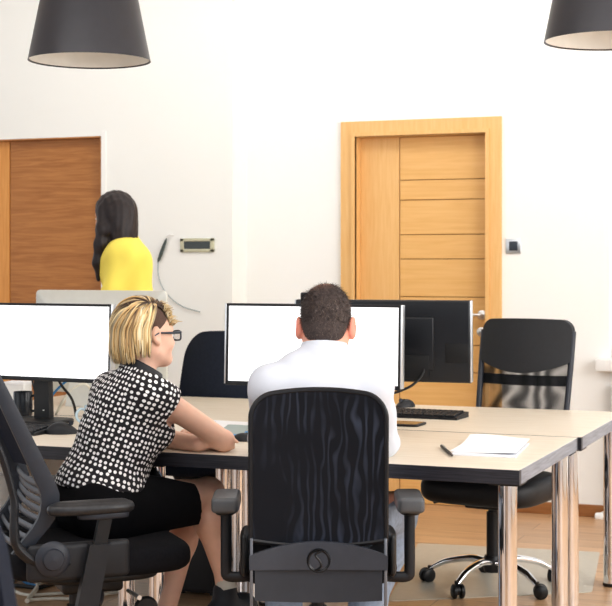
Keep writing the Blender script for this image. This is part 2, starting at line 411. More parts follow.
# cable with a dark inline piece
pts = [onw(x, y, WL-.012) for x, y in ((167, 237), (158, 262), (158.5, 276), (163, 288), (172, 299), (184, 307), (200, 312))]
t = empty('wall_cable', 'thin grey cable with black inline plug hanging on white wall', 'cable', (pts[0].x, WL, pts[0].z)); off = Matrix.Translation(-t.location)
p = MB(); p.M = off; p.tube(spline(pts[1:]), .0032, 8); p.build('cord', mat('grey_cord', srgb(168, 178, 180), .5), t)
d = (pts[1]-pts[0]); p = MB(); p.M = off; p.tube([pts[0]+d*.05, pts[0]+d*.2, pts[0]+d*.5, pts[0]+d*.9, pts[1]], [.003, .008, .011, .009, .004], 10); p.build('inline_plug', mat('plug_grey', srgb(72, 84, 80), .5), t)
p = MB(); p.M = off; p.tube(spline([onw(173, 235, WL-.004), onw(169, 235, WL-.02), pts[0]]), .004, 8); p.build('wall_lead', WHITEP, t)

# ------------------------------------------------------------------ pendant lamps
def pendant(x, y, Y, label):
    c = at(x, y, Y); t = empty('pendant_lamp', label, 'lamp', c, 0, 'pendant lamps above the desks')
    R, Rt, H = .225, .125, .50
    MB().lathe([(R, 0), (R*.995, .004), (Rt, H), (Rt*.94, H+.012), (.02, H+.014), (.02, H+.008), (Rt*.93, H+.006), (Rt-.004, H-.004), (R-.005, .004), (R, 0)], seg=64).build('lamp_shade', SHADE, t)
    MB().lathe([(R-.006, .0045), (R-.008, .006), (Rt-.008, H-.008), (.0, H-.009), (0, H-.0085), (Rt-.0075, H-.0075), (R-.006, .0045)], seg=64).build('shade_lining', SHADEIN, t)
    MB().lathe([(0, .27), (.03, .275), (.05, .30), (.055, .33), (.045, .36), (.022, .40), (.02, .47), (0, .47)], seg=24).build('bulb', mat('opal_bulb', (1, .97, .9), .3, emit=1.2), t)
    top = 3.4-c.z
    MB().tube([(0, 0, H+.01), (0, 0, top)], .004, 8).build('cord', BLACK, t)
    MB().lathe([(0, top-.03), (.05, top-.03), (.055, top-.02), (.055, top-.001), (0, top-.001)], seg=24).build('ceiling_rose', SHADE, t)
pendant(89.5, 61, 5.46, 'graphite cone pendant lamp at upper left with white inside')
pendant(612, 41, 4.93, 'graphite cone pendant lamp cut by the right edge of the photo')
# ------------------------------------------------------------------ desks
TOP = .74; TH = .046
def leg_mb(x, y, r=.03):
    mb = MB(); mb.lathe([(0, .012), (r, .012), (r, TOP-TH-.006), (0, TOP-TH-.006)], (x, y, 0), 32); return mb
def desk(cu, cw, W, D, label):
    t = empty('desk', label, 'desk', (cu, cw, 0), 0, 'desks pushed together in a block')
    MB().box((0, 0, TOP-.0105), (W-.004, D-.004, .021), .001).build('tabletop', MAPLE, t, smooth=False)
    for s in (-1, 1): MB().box((0, s*(D/2-.012), TOP-TH/2-.0005), (W, .024, TH), .0015).build('long_edge', EDGE, t, smooth=False)
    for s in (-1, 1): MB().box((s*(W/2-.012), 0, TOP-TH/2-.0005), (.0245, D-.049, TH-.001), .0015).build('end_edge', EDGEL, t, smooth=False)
    MB().box((0, 0, TOP-.034), (W-.05, D-.05, .026)).build('underside', EDGE, t, smooth=False)
    for sx in (-1, 1):
        for sy in (-1, 1):
            lg = leg_mb(sx*(W/2-.054), sy*(D/2-.07)).build('leg', CHROME, t)
            MB().lathe([(0, 0), (.03, 0), (.033, .004), (.033, .014), (0, .014)], (sx*(W/2-.054), sy*(D/2-.07), 0), 24).build('leg_foot', BLACK, lg)
            MB().box((sx*(W/2-.054), sy*(D/2-.07), TOP-TH-.004), (.1, .1, .008), .002).build('mounting_plate', BLACK, lg)
    return t
UR, UJ, UL = -1.055, -2.402, -3.74
desk((UR+UJ)/2+.002, 4.97, UR-UJ-.004, .94, 'maple desk with dark edges at the front right, papers near its corner')
desk((UR+UJ)/2+.012, 5.95, UR-UJ-.004, 1.0, 'maple desk with dark edges at the back right, holding the tablet')
desk((UJ+UL)/2-.002, 4.97, UJ-UL-.004, .94, 'maple desk with dark edges at the front left, with black mug')
desk((UJ+UL)/2-.002, 5.95, UJ-UL-.004, 1.0, 'maple desk with dark edges at the back left, under silver display')

# ------------------------------------------------------------------ monitors
def monitor(name, label, c, rz, W, H, zb, tilt=0, white=True, stand_w=.085, cat='monitor', silver_edge=True, base=(.27, .2), sx=0.0):
    """local: -y is the screen side; c on the desk"""
    t = empty(name, label, cat, (c.x, c.y, TOP), rz)
    zb -= TOP; R = Matrix.Translation(Vector((0, 0, zb+H/2))) @ Matrix.Rotation(-tilt, 4, 'X')
    def P(): q = MB(); q.M = R; return q
    q = P(); q.box((0, .012, 0), (W, .03, H), .006); q.box((0, .026, -.01), (W*.6, .016, H*.66), .006); q.build('housing', GLOSSB if white else mat('satin_black_housing', srgb(20, 22, 27), .32, var=.1), t)
    q = P(); bz = .010
    for s in (-1, 1): q.box((s*(W/2-bz/2), -.005, 0), (bz, .008, H), .002); q.box((0, -.005, s*(H/2-bz/2)-(.002 if s < 0 else 0)), (W, .008, bz+(.006 if s < 0 else 0)), .002)
    q.build('bezel', BLACK, t)
    if silver_edge:
        for s in (-1, 1): P().box((s*(W/2+.002), .006, 0), (.006, .034, H), .002).build('side_trim', SILVER, t)
    q = P(); q.box((0, -.0035, 0), (W-2*bz, .004, H-2*bz)); q.build('screen', SCREEN if white else GLOSSB, t)
    # stand
    q = MB(); hz = zb+H*.5
    rings = []
    for z in np.linspace(.012, hz, 8):
        w2 = stand_w/2*(1-.12*z/hz); yy = .075-.01*z/hz
        rings.append([(sx+a_, b2, z) for a_, b2 in ((-w2, yy-.012), (w2, yy-.012), (w2+.004, yy), (w2, yy+.02), (-w2, yy+.02), (-w2-.004, yy))])
    q.loft(rings); nk = q.build('stand_neck', BLACK, t)
    MB().slab((sx, .03, 0), base[0], base[1], 0, .016, .006, 5).build('stand_base', BLACK, t)
    return t, R, nk
def yawdeg(d): return YAW*0+math.radians(d)
# the man's monitor
a, b_ = at(225, 303, 5.62), at(404, 306, 5.42)
mc = at(312, 345, 5.5); H_ = .305
manmon, R1, nk = monitor('monitor', 'black framed monitor with blank white screen behind the man’s head'.replace('’', ''), Vector((mc.x, mc.y, 0)), math.radians(-1), .70, .305, .925, math.radians(2))
manmon['label'] = 'black framed monitor with blank white screen in front of the seated man'
# left monitor
lc = at(39.5, 341, 5.92)
leftmon, R2, nk2 = monitor('monitor', 'black framed monitor with blank white screen at the left edge, left of the blonde woman', Vector((lc.x, lc.y, 0)), math.radians(-5), .69, .305, .917, math.radians(2), stand_w=.075, sx=-.036)
mb = MB(); mb.tube([(0, .058, .06+.07*math.cos(a_)*0) for a_ in (0, 1)], .001); 
o = MB(); o.prism([(.012*math.cos(t_)-.026, .075+.03*math.sin(t_)) for t_ in np.linspace(0, 2*PI, 20, endpoint=False)], .0615, .064); o.build('cable_hole', ALU, nk2)
# monitor seen from behind
rc = at(383, 341, 5.8)
rear, R3, nk3 = monitor('monitor', 'black monitor seen from behind, facing the far chair', Vector((rc.x, rc.y, 0)), math.radians(180+4), .70, .315, .924, math.radians(2), white=False, base=(.18, .15), sx=.06)
q = MB(); q.M = R3; q.box((-.30, .0275, -.045), (.09, .004, .075), .002); q.build('port_panel', mat('port_black', srgb(12, 13, 16), .6), rear)
q = MB(); q.M = R3; q.box((-.10, .0345, -.10), (.18, .004, .09), .002); q.build('connector_cover', MATS['port_black'], rear)
q = MB(); q.M = R3; q.box((-.062, .0375, -.085), (.022, .003, .045), .001); q.build('sticker', WHITEP, rear)
# webcam on the top of the man's monitor
wc = at(305, 302, 5.53)
t = empty('webcam', 'small black webcam clipped on monitor top by the mans head', 'webcam', wc)
MB().box((0, 0, .018), (.03, .024, .036), .006).build('body', BLACK, t); MB().lathe([(0, 0), (.008, 0), (.008, .004), (0, .005)], (0, -.0135, .022), 16, 'Y').build('lens', GLOSSB, t)
MB().box((0, .014, -.008), (.022, .05, .012), .003).build('clip', BLACK, t)
# silver all-in-one seen from behind
ic = at(100, 340, 6.75)
t = empty('desktop_display', 'silver all-in-one display seen from behind, above the left screen', 'monitor', (ic.x, ic.y, TOP), math.radians(-2))
q = MB(); W_, H_ = .69, .47; z0 = .05
def rr(w, h, r, cz, n=8):
    pts = []
    for sx, sz, a0 in ((1, 1, 0), (-1, 1, PI/2), (-1, -1, PI), (1, -1, 3*PI/2)):
        for k in range(n+1):
            a_ = a0+PI/2*k/n; pts.append((sx*(w/2-r)+r*math.cos(a_), cz+sz*(h/2-r)+r*math.sin(a_)))
    return pts
zc = z0+H_/2
rings = []
for w_, y_ in ((W_, .012), (W_, 0), (W_-.008, -.003), (W_-.2, -.008), (W_-.4, -.015)):
    rings.append([(x_, y_, z_) for x_, z_ in rr(w_, H_-(W_-w_), .022, zc)])
q.loft(rings); q.build('back_shell', ALU, t)
q = MB(); q.prism(rr(W_-.004, H_-.004, .02, zc), .012, .016); q.build('screen', GLOSSB, t)
q = MB(); q.loft([[(-.09, -.15, 0), (.09, -.15, 0), (.09, -.145, .008), (-.09, -.145, .008)], [(-.09, .02, 0), (.09, .02, 0), (.09, .02, .008), (-.09, .02, .008)]])
q.loft([[(-.09, -.15, .004), (.09, -.15, .004), (.09, -.14, .004), (-.09, -.14, .004)], [(-.085, -.12, .12), (.085, -.12, .12), (.085, -.11, .12), (-.085, -.11, .12)], [(-.08, -.03, .27), (.08, -.03, .27), (.08, -.02, .27), (-.08, -.02, .27)]]); q.build('stand', ALU, t)

# white drawer pedestal standing under the left desks
pp = vec((0-306)/1480*6.85, 6.85)
t = empty('drawer_pedestal', 'white drawer pedestal on the floor under the left desks behind the black chair', 'drawer unit', (pp.x, pp.y, 0), 0)
MB().box((0, 0, .32), (.42, .44, .56), .004).build('carcass', WHITEP, t)
for i, (z, h) in enumerate(((.52, .14), (.37, .14), (.17, .24))):
    d = MB().box((0, -.226, z), (.41, .016, h), .004).build('drawer', WALL2, t); MB().box((0, -.238, z+h*.3), (.12, .010, .012), .003).build('drawer_handle', SILVER, d)
for sx in (-1, 1):
    for sy in (-1, 1): MB().lathe([(0, 0), (.02, 0), (.02, .042), (0, .042)], (sx*.17, sy*.18, 0), 16).build('foot', BLACK, t)
# ------------------------------------------------------------------ chair pieces
def star_base(t, angs, R=.31, hub=.085, metal=CHROME, lift=.40, top=.12):
    for a in angs:
        ca, sa = math.cos(a), math.sin(a)
        pts = [(.03*ca, .03*sa, hub+.02), (.10*ca, .10*sa, hub+.03), (.2*ca, .2*sa, hub+.012), (R*.9*ca, R*.9*sa, hub-.012), (R*ca, R*sa, hub-.03)]
        lg = MB().tube(spline(pts, 5), [.022-.010*i/20 for i in range(21)], 12, .8).build('base_leg', metal, t)
        cs = MB(); x, y = R*ca, R*sa; th = a+.9
        cs.tube([(x, y, .045), (x, y, hub-.02)], .008, 8)
        tx, ty = -math.sin(th), math.cos(th); ox, oy = .012*math.cos(th), .012*math.sin(th)
        cw = MB(); cw.M = Matrix.Translation(Vector((x+ox*1.2, y+oy*1.2, .03))) @ Matrix.Rotation(th+PI/2, 4, 'Z')
        for s in (-1, 1): cw.lathe([(0, s*.008), (.024, s*.008), (.030, s*.011), (.030, s*.020), (.024, s*.025), (0, s*.026)], (0, 0, 0), 24, 'X')
        cw.lathe([(0, -.012), (.02, -.012), (.02, .012), (0, .012)], (0, 0, .004), 16, 'X')
        cw.M = Matrix.Identity(4); cw.tube([(x, y, .04), (x, y, hub-.015)], .010, 8)
        cw.build('caster', BLACK, lg)
    MB().lathe([(0, hub-.02), (.038, hub-.02), (.042, hub), (.042, hub+.035), (.034, hub+.05), (0, hub+.05)], seg=28).build('hub', BLACK, t)
    MB().lathe([(0, hub+.04), (.028, hub+.04), (.028, lift-.1), (.02, lift-.1), (.02, lift), (0, lift)], seg=20).build('gas_lift', BLACK, t)
def curved_panel(W, z0, ztop, y0, lean, curve, th, nx=33, nz=24, wfn=None, zbot=None):
    """upright panel: W(z) half width, ztop(x) and zbot(x) curves, bowed backwards in the middle"""
    mb = MB(); F_, B_ = [], []
    zb = zbot or (lambda x: z0)
    for j in range(nz+1):
        v = j/nz
        for i in range(nx+1):
            x = -math.cos(PI*i/nx); a, b_ = zb(x), ztop(x); z = a+(b_-a)*v
            w = wfn(z) if wfn else W; y = y0-lean*(z-z0)+curve*(x*x-1)*-1*-1
            F_.append((x*w, y+th/2, z)); B_.append((x*w, y-th/2, z))
    n = nx+1; N = len(F_); fs = []
    idx = lambda i, j: j*n+i
    for j in range(nz):
        for i in range(nx):
            fs.append((idx(i, j), idx(i+1, j), idx(i+1, j+1), idx(i, j+1))); fs.append((N+idx(i, j), N+idx(i, j+1), N+idx(i+1, j+1), N+idx(i+1, j)))
    rim = [idx(i, 0) for i in range(nx+1)]+[idx(nx, j) for j in range(1, nz+1)]+[idx(i, nz) for i in range(nx-1, -1, -1)]+[idx(0, j) for j in range(nz-1, 0, -1)]
    for a, b_ in zip(rim, rim[1:]+rim[:1]): fs.append((a, N+a, N+b_, b_))
    mb.add(F_+B_, fs); rimpts = [Vector(F_[k])*.5+Vector(B_[k])*.5 for k in rim]
    return mb, rimpts
def round_top(W, z1, arch, r):
    def f(x):
        X = abs(x)*W; z = z1-arch*x*x
        if X > W-r: z -= r-math.sqrt(max(r*r-(X-(W-r))**2, 0))
        return z
    return f
def meshmat(name, base, hi, alpha, sc=7, dist=9, amount=.5, vert=3.0):
    """woven mesh: fine weave, a wavy sheen painted into the colour, slightly see-through"""
    m = mat(name, base, .75, spec=.2); n, L, b = nodes(m); tc = n['Texture Coordinate']
    mp = n.new('ShaderNodeMapping'); mp.inputs['Scale'].default_value = (vert, 1, 1); L.new(tc.outputs['Object'], mp.inputs['Vector'])
    wv = n.new('ShaderNodeTexWave'); wv.wave_type = 'BANDS'; wv.bands_direction = 'X'
    wv.inputs['Scale'].default_value = sc; wv.inputs['Distortion'].default_value = dist; wv.inputs['Detail'].default_value = 1.2; wv.inputs['Detail Scale'].default_value = 1.6
    L.new(mp.outputs['Vector'], wv.inputs['Vector'])
    nz = n.new('ShaderNodeTexNoise'); nz.inputs['Scale'].default_value = 6; L.new(tc.outputs['Object'], nz.inputs['Vector'])
    r0 = n.new('ShaderNodeMapRange'); r0.inputs[1].default_value = .55; r0.inputs[2].default_value = 1; L.new(wv.outputs['Fac'], r0.inputs[0])
    r1 = n.new('ShaderNodeMapRange'); r1.inputs[1].default_value = .40; r1.inputs[2].default_value = .72; L.new(nz.outputs['Fac'], r1.inputs[0])
    mu = n.new('ShaderNodeMath'); mu.operation = 'MULTIPLY'; L.new(r0.outputs[0], mu.inputs[0]); L.new(r1.outputs[0], mu.inputs[1])
    m2 = n.new('ShaderNodeMath'); m2.operation = 'MULTIPLY'; m2.inputs[1].default_value = amount*.34; L.new(mu.outputs[0], m2.inputs[0])
    mx = n.new('ShaderNodeMix'); mx.data_type = 'RGBA'; mx.inputs[6].default_value = (*base, 1); mx.inputs[7].default_value = (*hi, 1)  # paler wavy bands in the base colour stand in for moire sheen
    L.new(m2.outputs[0], mx.inputs[0]); L.new(mx.outputs[2], b.inputs['Base Color'])
    al = n.new('ShaderNodeMath'); al.operation = 'MULTIPLY_ADD'; al.inputs[1].default_value = (1-alpha)*.6; al.inputs[2].default_value = alpha
    iv = n.new('ShaderNodeMath'); iv.operation = 'SUBTRACT'; iv.inputs[0].default_value = 1; L.new(wv.outputs['Fac'], iv.inputs[1])
    L.new(iv.outputs[0], al.inputs[0]); L.new(al.outputs[0], b.inputs['Alpha'])
    return m
MESH_A = meshmat('dense_black_mesh', srgb(22, 24, 31), srgb(118, 130, 156), .97, 4.2, 9, .62)
MESH_B = meshmat('open_black_mesh', srgb(18, 20, 24), srgb(120, 126, 134), .34, 3.2, 14, .4, 1.0)
def heading(deg): return math.radians(deg-90)+YAW                     # camera-relative heading -> room rotation

# ------------------------------------------------------------------ the man's chair, seen square from behind
cpos = vec(.037, 4.63)
t = empty('office_chair', 'black mesh-back office chair with round emblem, occupied by the man in white shirt', 'chair', (cpos.x, cpos.y, 0), heading(90))
CHAIR_A = t
yb = -.235; W = .2005; ZT = 1.004; Z0 = .555
mb, rim = curved_panel(W, Z0, round_top(W, ZT, .022, .06), yb, .04, -.03, .012, zbot=lambda x: .536+.022*x*x)
bk = mb.build('backrest', MESH_A, t)
FRM = mat('frame_black', srgb(13, 14, 20), .45, var=.08)
MB().tube(rim+[rim[0]], .0085, 8).build('back_frame', FRM, bk)
mb, _ = curved_panel(W+.004, .475, lambda x: .516+.037*(1-x*x), yb-.022, 0, -.03, .016, zbot=lambda x: .474-.004*(1-x*x))
lb = mb.build('lumbar_band', mat('band_slate', srgb(62, 66, 75), .45, var=.05), t)
yl = yb-.022-.03-.009
q = MB(); q.lathe([(.027, 0), (.030, -.002), (.0325, -.005), (.035, -.002), (.0355, .004), (.027, .004), (.027, 0)], (.0, yl, .509), 40, 'Y')
q.tube(spline([(.010, yl-.001, .538), (-.009, yl-.002, .527), (.003, yl-.002, .509), (.007, yl-.002, .492), (-.010, yl-.001, .480)], 6), .0035, 8)
q.build('emblem', mat('emblem_dark', srgb(18, 19, 23), .3, var=.05), lb)
mb, _ = curved_panel(W-.012, .378, lambda x: .482, yb-.012, 0, -.03, .014, zbot=lambda x: .372-.012*(1-x*x)+.01)
mb.build('lower_shell', mat('shell_slate', srgb(52, 56, 64), .5), t)
for s in (-1, 1):
    MB().box((s*(W-.002), yb-.018, .462), (.009, .014, .21), .003).build('side_rail', mat('rail_grey', srgb(122, 126, 134), .35, .5) if s < 0 else MATS['rail_grey'], t)
# connecting bracket and seat
MB().slab((0, .02, 0), .49, .47, .41, .475, .03, 4).build('seat', FABRIC, t)
MB().box((0, 0, .392), (.2, .22, .04), .012).build('tilt_mechanism', BLACK, t)
for s in (-1, 1):
    x = s*.287
    ar = MB().tube(spline([(s*.20, .0, .405), (s*.235, .0, .40), (x-s*.006, .0, .402), (x, .0, .425), (x, .0, .50), (x, .0, .57), (x, 0, .605)], 5), [.0135]*31, 12, 1.25).build('armrest', BLACKM, t)
    MB().slab((x, .02, 0), .086, .21, .610, .658, .012, 9.0).build('arm_pad', mat('arm_pad_grey', srgb(92, 94, 97), .4, var=.06), ar)
    MB().slab((x, .02, 0), .07, .18, .602, .618, .006, 3.2).build('pad_holder', BLACK, ar)
    MB().slab((s*.222, -.12, 0), .03, .17, .44, .57, .014, 2.6).build('side_bolster', BLACK, t)
star_base(t, [PI/2*0+i*2*PI/5+.3 for i in range(5)], .32, .075, BLACK, .41)

# ------------------------------------------------------------------ the empty mesh chair by the oak door
hubp = onz(493, 563, .1)
cast = [onz(452, 592, .03), onz(437, 577, .03), onz(535, 600, .03)]
print('CAST', [(round((c-hubp).length, 3), round(math.degrees(math.atan2((c-hubp).y, (c-hubp).x)))) for c in cast])
backdir = at(537, 340, 6.75)-hubp; rz = math.atan2(backdir.y, backdir.x)+PI/2
t = empty('office_chair', 'empty black chair with see-through mesh back and chrome base near oak door', 'chair', (hubp.x, hubp.y, 0), rz)
th = sorted([(math.atan2(c.y-hubp.y, c.x-hubp.x)-rz) for c in cast]); a0 = th[0]
base_a = math.atan2(cast[0].y-hubp.y, cast[0].x-hubp.x)-rz
star_base(t, [base_a+i*2*PI/5 for i in range(5)], .28, .085, CHROME, .42)
yb = -.275
W = .213; wf = lambda z: .205+.010*min(1, max(0, (z-.5)/.45))
wfi = lambda z: wf(z)-.012
zt = 1.135
mb, rim = curved_panel(W, .52, lambda x: .96, yb, .2, -.045, .006, wfn=wfi)
bk = mb.build('backrest', MESH_B, t)
mb, rim = curved_panel(W, .93, round_top(.215, zt, .006, .05), yb-.2*.41, .2, -.045, .035, wfn=wf, zbot=lambda x: .945-.05*(1-x*x))
mb.build('headrest_pad', LEATHER, t)
mb, rim = curved_panel(W, .84, lambda x: .885, yb-.2*.32-.006, .2, -.045, .014, wfn=wfi); mb.build('cross_band', BLACK, t)
for s in (-1, 1):
    MB().tube([(s*wf(z), yb-.2*(z-.52)+.004, z) for z in np.linspace(.46, 1.08, 12)], .013, 10).build('side_frame', GREYP, t)
    MB().tube(spline([(s*.19, yb+.0, .48), (s*.17, yb+.01, .43), (s*.08, -.12, .362), (s*.06, 0, .36)]), .012, 10).build('back_support', BLACK, t)
MB().slab((0, .02, 0), .53, .50, .375, .485, .045, 4).build('seat', LEATHER, t)
MB().box((0, 0, .362), (.18, .2, .04), .01).build('tilt_mechanism', BLACK, t)
MB().tube([(.06, 0, .358), (.24, .02, .35), (.27, .02, .345)], [.006, .006, .012], 8).build('height_lever', BLACK, t)

# ------------------------------------------------------------------ dark rounded chair behind the back left desk, and one cut off by the left edge
def round_chair(label, loc, rz):
    t = empty('office_chair', label, 'chair', loc, rz)
    W = .25; wf = lambda z: .215+.05*math.sin(min(1, max(0, (1.07-z)/.5))*PI/2)
    mb, rim = curved_panel(W, .52, round_top(.245, 1.055, .012, .12), -.24, .1, -.06, .05, wfn=wf, zbot=lambda x: .52+.02*x*x)
    mb.build('backrest', NAVYF, t)
    MB().slab((0, .02, 0), .50, .48, .41, .49, .036, 4).build('seat', NAVYF, t)
    MB().tube(spline([(0, -.1, .40), (0, -.24, .40), (0, -.31, .45), (0, -.31, .62), (0, -.315, .7)]), .024, 12).build('back_support', BLACK, t)
    MB().box((0, 0, .40), (.2, .22, .035), .01).build('tilt_mechanism', BLACK, t)
    star_base(t, [i*2*PI/5+.2 for i in range(5)], .3, .08, BLACK, .41)
    return t
p = vec((209-306)/1480*6.95, 6.95); rc_ = round_chair('empty dark slate chair with rounded back between blonde woman and white screen', (p.x, p.y-.26, 0), PI)
rc_.location = (p.x, p.y, 0); rc_.rotation_euler.z = PI+.05
p = vec(-.657, 2.62); copy_tree(rc_, None, (p.x, p.y, 0), heading(80), 'dark slate chair back cut off at the lower left corner of the photo')

# ------------------------------------------------------------------ the woman's ergonomic chair, seen from behind and to the side
p = vec(-.745, 4.78)
t = empty('office_chair', 'black ergonomic chair with ribbed lower back, occupied by the blonde woman', 'chair', (p.x, p.y, 0), heading(22)); CHAIR_W = t
MB().slab((0, .045, 0), .50, .60, .405, .49, .034, 5).build('seat', FABRIC, t)
MB().slab((0, .05, 0), .40, .40, .382, .41, .012, 4).build('seat_pan', BLACK, t)
def back_y(z):
    a = z-.635
    return -.11-(.48*a if a > 0 else -.85*a) - .02*math.exp(-(a/.03)**2)
zz = np.linspace(.50, 1.08, 24)
for s in (-1, 1):
    rings = []
    for z in zz:
        x = s*(.222+.012*math.sin((z-.47)*4)); y = back_y(z); d = .058-.016*abs(z-.72)/.35
        rings.append([(x-.010, y-d*.5, z), (x+.010, y-d*.5, z), (x+.015, y, z), (x+.010, y+d*.5, z), (x-.010, y+d*.5, z), (x-.015, y, z)])
    MB().loft(rings).build('back_upright', GREYP, t)
    MB().tube(spline([(s*.245, -.08, .47), (s*.248, -.165, .47), (s*.250, -.235, .525), (s*.248, -.245, .60), (s*.245, -.245, .67), (s*.24, -.28, .80), (s*.235, -.325, .90)], 6), [.034]*6+[.032, .031, .030, .029, .028, .027]+[.024]*6+[.021]*6+[.019]*13, 12, .62).build('back_rail', BLACKM, t)
    lp = MB().slab((0, 0, 0), .036, .32, -.06, .055, .016, 3).build('pivot_housing', BLACKM, t, loc=(s*.258, -.05, .475))
    MB().lathe([(0, 0), (.050, 0), (.054, s*.008), (.048, s*.014), (.034, s*.018), (.030, s*.026), (0, s*.03)], (s*.016, -.085, .012), 32, 'X').build('pivot_knob', GREYP, lp)
for i in range(8):
    z = .515+i*.026
    q = MB(); q.tube(spline([(-.215, back_y(z)-.004, z), (-.1, back_y(z)-.014, z-.002), (0, back_y(z)-.018, z-.003), (.1, back_y(z)-.014, z-.002), (.215, back_y(z)-.004, z)], 5), .0115, 8, .45, up=(0, 1, 0)); q.build('back_rib', mat('rib_grey', srgb(86, 90, 98), .5) if i == 0 else MATS['rib_grey'], t)
mb, _ = curved_panel(.215, .72, round_top(.215, 1.08, .015, .06), back_y(.72), .48, -.04, .014); mb.build('backrest', NAVYF, t)
for s in (-1, 1):
    x = s*.285
    ar = MB().loft([[(x-.018, -.035+dy, z), (x+.018, -.035+dy, z), (x+.018, .03+dy, z), (x-.018, .03+dy, z)] for z, dy in ((.33, -.03), (.40, -.016), (.48, 0.0), (.525, .010))]).build('armrest', BLACKM, t)
    MB().loft([[(x-.013, -.02+dy, z), (x+.013, -.02+dy, z), (x+.013, .02+dy, z), (x-.013, .02+dy, z)] for z, dy in ((.51, .006), (.605, .026))]).build('arm_post', BLACK, ar)
    MB().slab((x, -.018, 0), .085, .27, .618, .652, .016, 2.6, dome=.008).build('arm_pad', mat('worn_pad', srgb(46, 47, 50), .36, var=.25, scale=70) if s < 0 else MATS['worn_pad'], ar)
    MB().slab((x, .02, 0), .06, .16, .602, .622, .006, 2.6).build('pad_holder', GREYP, ar)
    MB().tube(spline([(s*.285, -.02, .36), (s*.27, .0, .335), (s*.2, .03, .35), (s*.08, .04, .36)]), .015, 10).build('arm_bracket', BLACKM, ar)
MB().tube([(.2, .12, .355), (.30, .13, .352)], [.006, .008], 8).build('height_lever', SILVER, t)
MB().lathe([(0, -.012), (.034, -.012), (.04, 0), (.034, .012), (0, .012)], (.23, .17, .30), 24, 'X').build('tension_knob', BLACK, t)
MB().box((0, .04, .352), (.17, .2, .05), .016).build('tilt_mechanism', BLACK, t)
star_base(t, [i*2*PI/5+.55 for i in range(5)], .32, .08, BLACK, .38)

# clear floor mat under the empty chair
MATP = mat('clear_vinyl', srgb(226, 220, 206), .3, var=.03, alpha=.72)
cs = [onz(x, y, .003) for x, y in ((418, 543), (600, 552), (592, 592), (388, 601))]
cen = sum(cs, Vector())/4
q = MB(); ring = []
for k in range(4):
    a, b_, c_ = cs[k-1], cs[k], cs[(k+1) % 4]
    e1 = (a-b_).normalized()*.03; e2 = (c_-b_).normalized()*.03
    ring += [b_+e1*(1-s_)**2+e2*s_**2 for s_ in np.linspace(0, 1, 6)]
ring = [r-cen for r in ring]
q.loft([[(p_.x, p_.y, -.0025) for p_ in ring], [(p_.x, p_.y, .0) for p_ in ring]])
tag(q.build('chair_mat', MATP, None, loc=(cen.x, cen.y, .003)), 'pale translucent plastic chair mat on the wooden floor beneath chrome chair', 'floor mat')
# ------------------------------------------------------------------ things on the desks
def keyboard(label, c, rz, W=.44, D=.15):
    t = empty('keyboard', label, 'keyboard', (c.x, c.y, TOP), rz)
    q = MB(); q.loft([[(-W/2, -D/2, 0), (W/2, -D/2, 0), (W/2, -D/2, .010), (-W/2, -D/2, .010)], [(-W/2-.004, D/2, 0), (W/2+.004, D/2, 0), (W/2+.004, D/2, .022), (-W/2-.004, D/2, .022)]])
    q.build('tray', BLACKM, t)
    kmat = mat('key_black', srgb(38, 39, 43), .45) if 'key_black' not in MATS else MATS['key_black']
    proto = None
    rows = [(.052, 18, 1), (.026, 18, 1), (.0035, 18, 1), (-.019, 17, 1), (-.0415, 17, 1), (-.061, 9, 0)]
    for y, n_, reg in rows:
        q = MB()
        for i in range(n_):
            w_ = (W-.02)/n_; x = -W/2+.01+w_*(i+.5)
            z = .011+(y+D/2)/D*.012
            q.box((x, y, z+.003), (w_-.004, .017, .008), .002)
        q.build('key_row', kmat, t)
    return t
def mouse(label, p, rz, L_=.105, W_=.062, H_=.036):
    t = empty('computer_mouse', label, 'mouse', (p.x, p.y, TOP), rz)
    rings = []
    for i in range(13):
        s_ = i/12; y = (s_-.5)*L_; w = W_/2*(math.sin(PI*min(max(s_*.94+.03, 0), 1))**.5); h = H_*(math.sin(PI*(s_*.86+.07))**.8)*(1.12-.35*s_)
        rings.append([(w*math.cos(a)*(1 if math.sin(a) >= 0 else .95), y, max(0, h*abs(math.sin(a))**.8*(1 if math.sin(a) > 0 else 0))) for a in np.linspace(-.0, PI, 14)]+[(w*.9*x_, y, 0) for x_ in (-.5, 0, .5)])
    MB().loft(rings).build('shell', BLACKM, t, angle=60)
    MB().lathe([(0, -.003), (.009, -.003), (.009, .003), (0, .003)], (0, L_*.28, H_*.82), 16, 'X').build('scroll_wheel', GREYP, t)
    MB().box((0, L_*.2, H_*.93), (.0015, L_*.34, .003)).build('button_gap', BLACK, t)
    return t
keyboard('black keyboard on the back right desk, in front of empty mesh chair', onz(412, 414, .75), math.radians(-2))
mouse('small black mouse on the back desk, beside right monitor cable', onz(405.5, 406, .745), 2.6, .10, .06, .038)
keyboard('black keyboard at left edge below the monitor, half hidden by chair back', onz(1, 429, .75), math.radians(-4), .40, .13)
mouse('black mouse on the left desk beside the blonde woman', onz(62, 431, .75), math.radians(-62), .120, .070, .048)
mouse('black mouse near blue paper, left of the white shirted man', onz(245, 438, .75), math.radians(-75), .10, .06, .03)
# tablet
c = onz(390, 423, .745)
t = empty('tablet', 'dark flat tablet lying right of the man, in front of keyboard', 'tablet', (c.x, c.y, TOP), math.radians(-1))
MB().slab((0, 0, 0), .27, .13, 0, .009, .003, 12).build('case', BLACK, t); MB().box((0, 0, .0092), (.25, .11, .0012)).build('screen', mat('brown_reflecting_screen', srgb(96, 78, 62), .12), t)
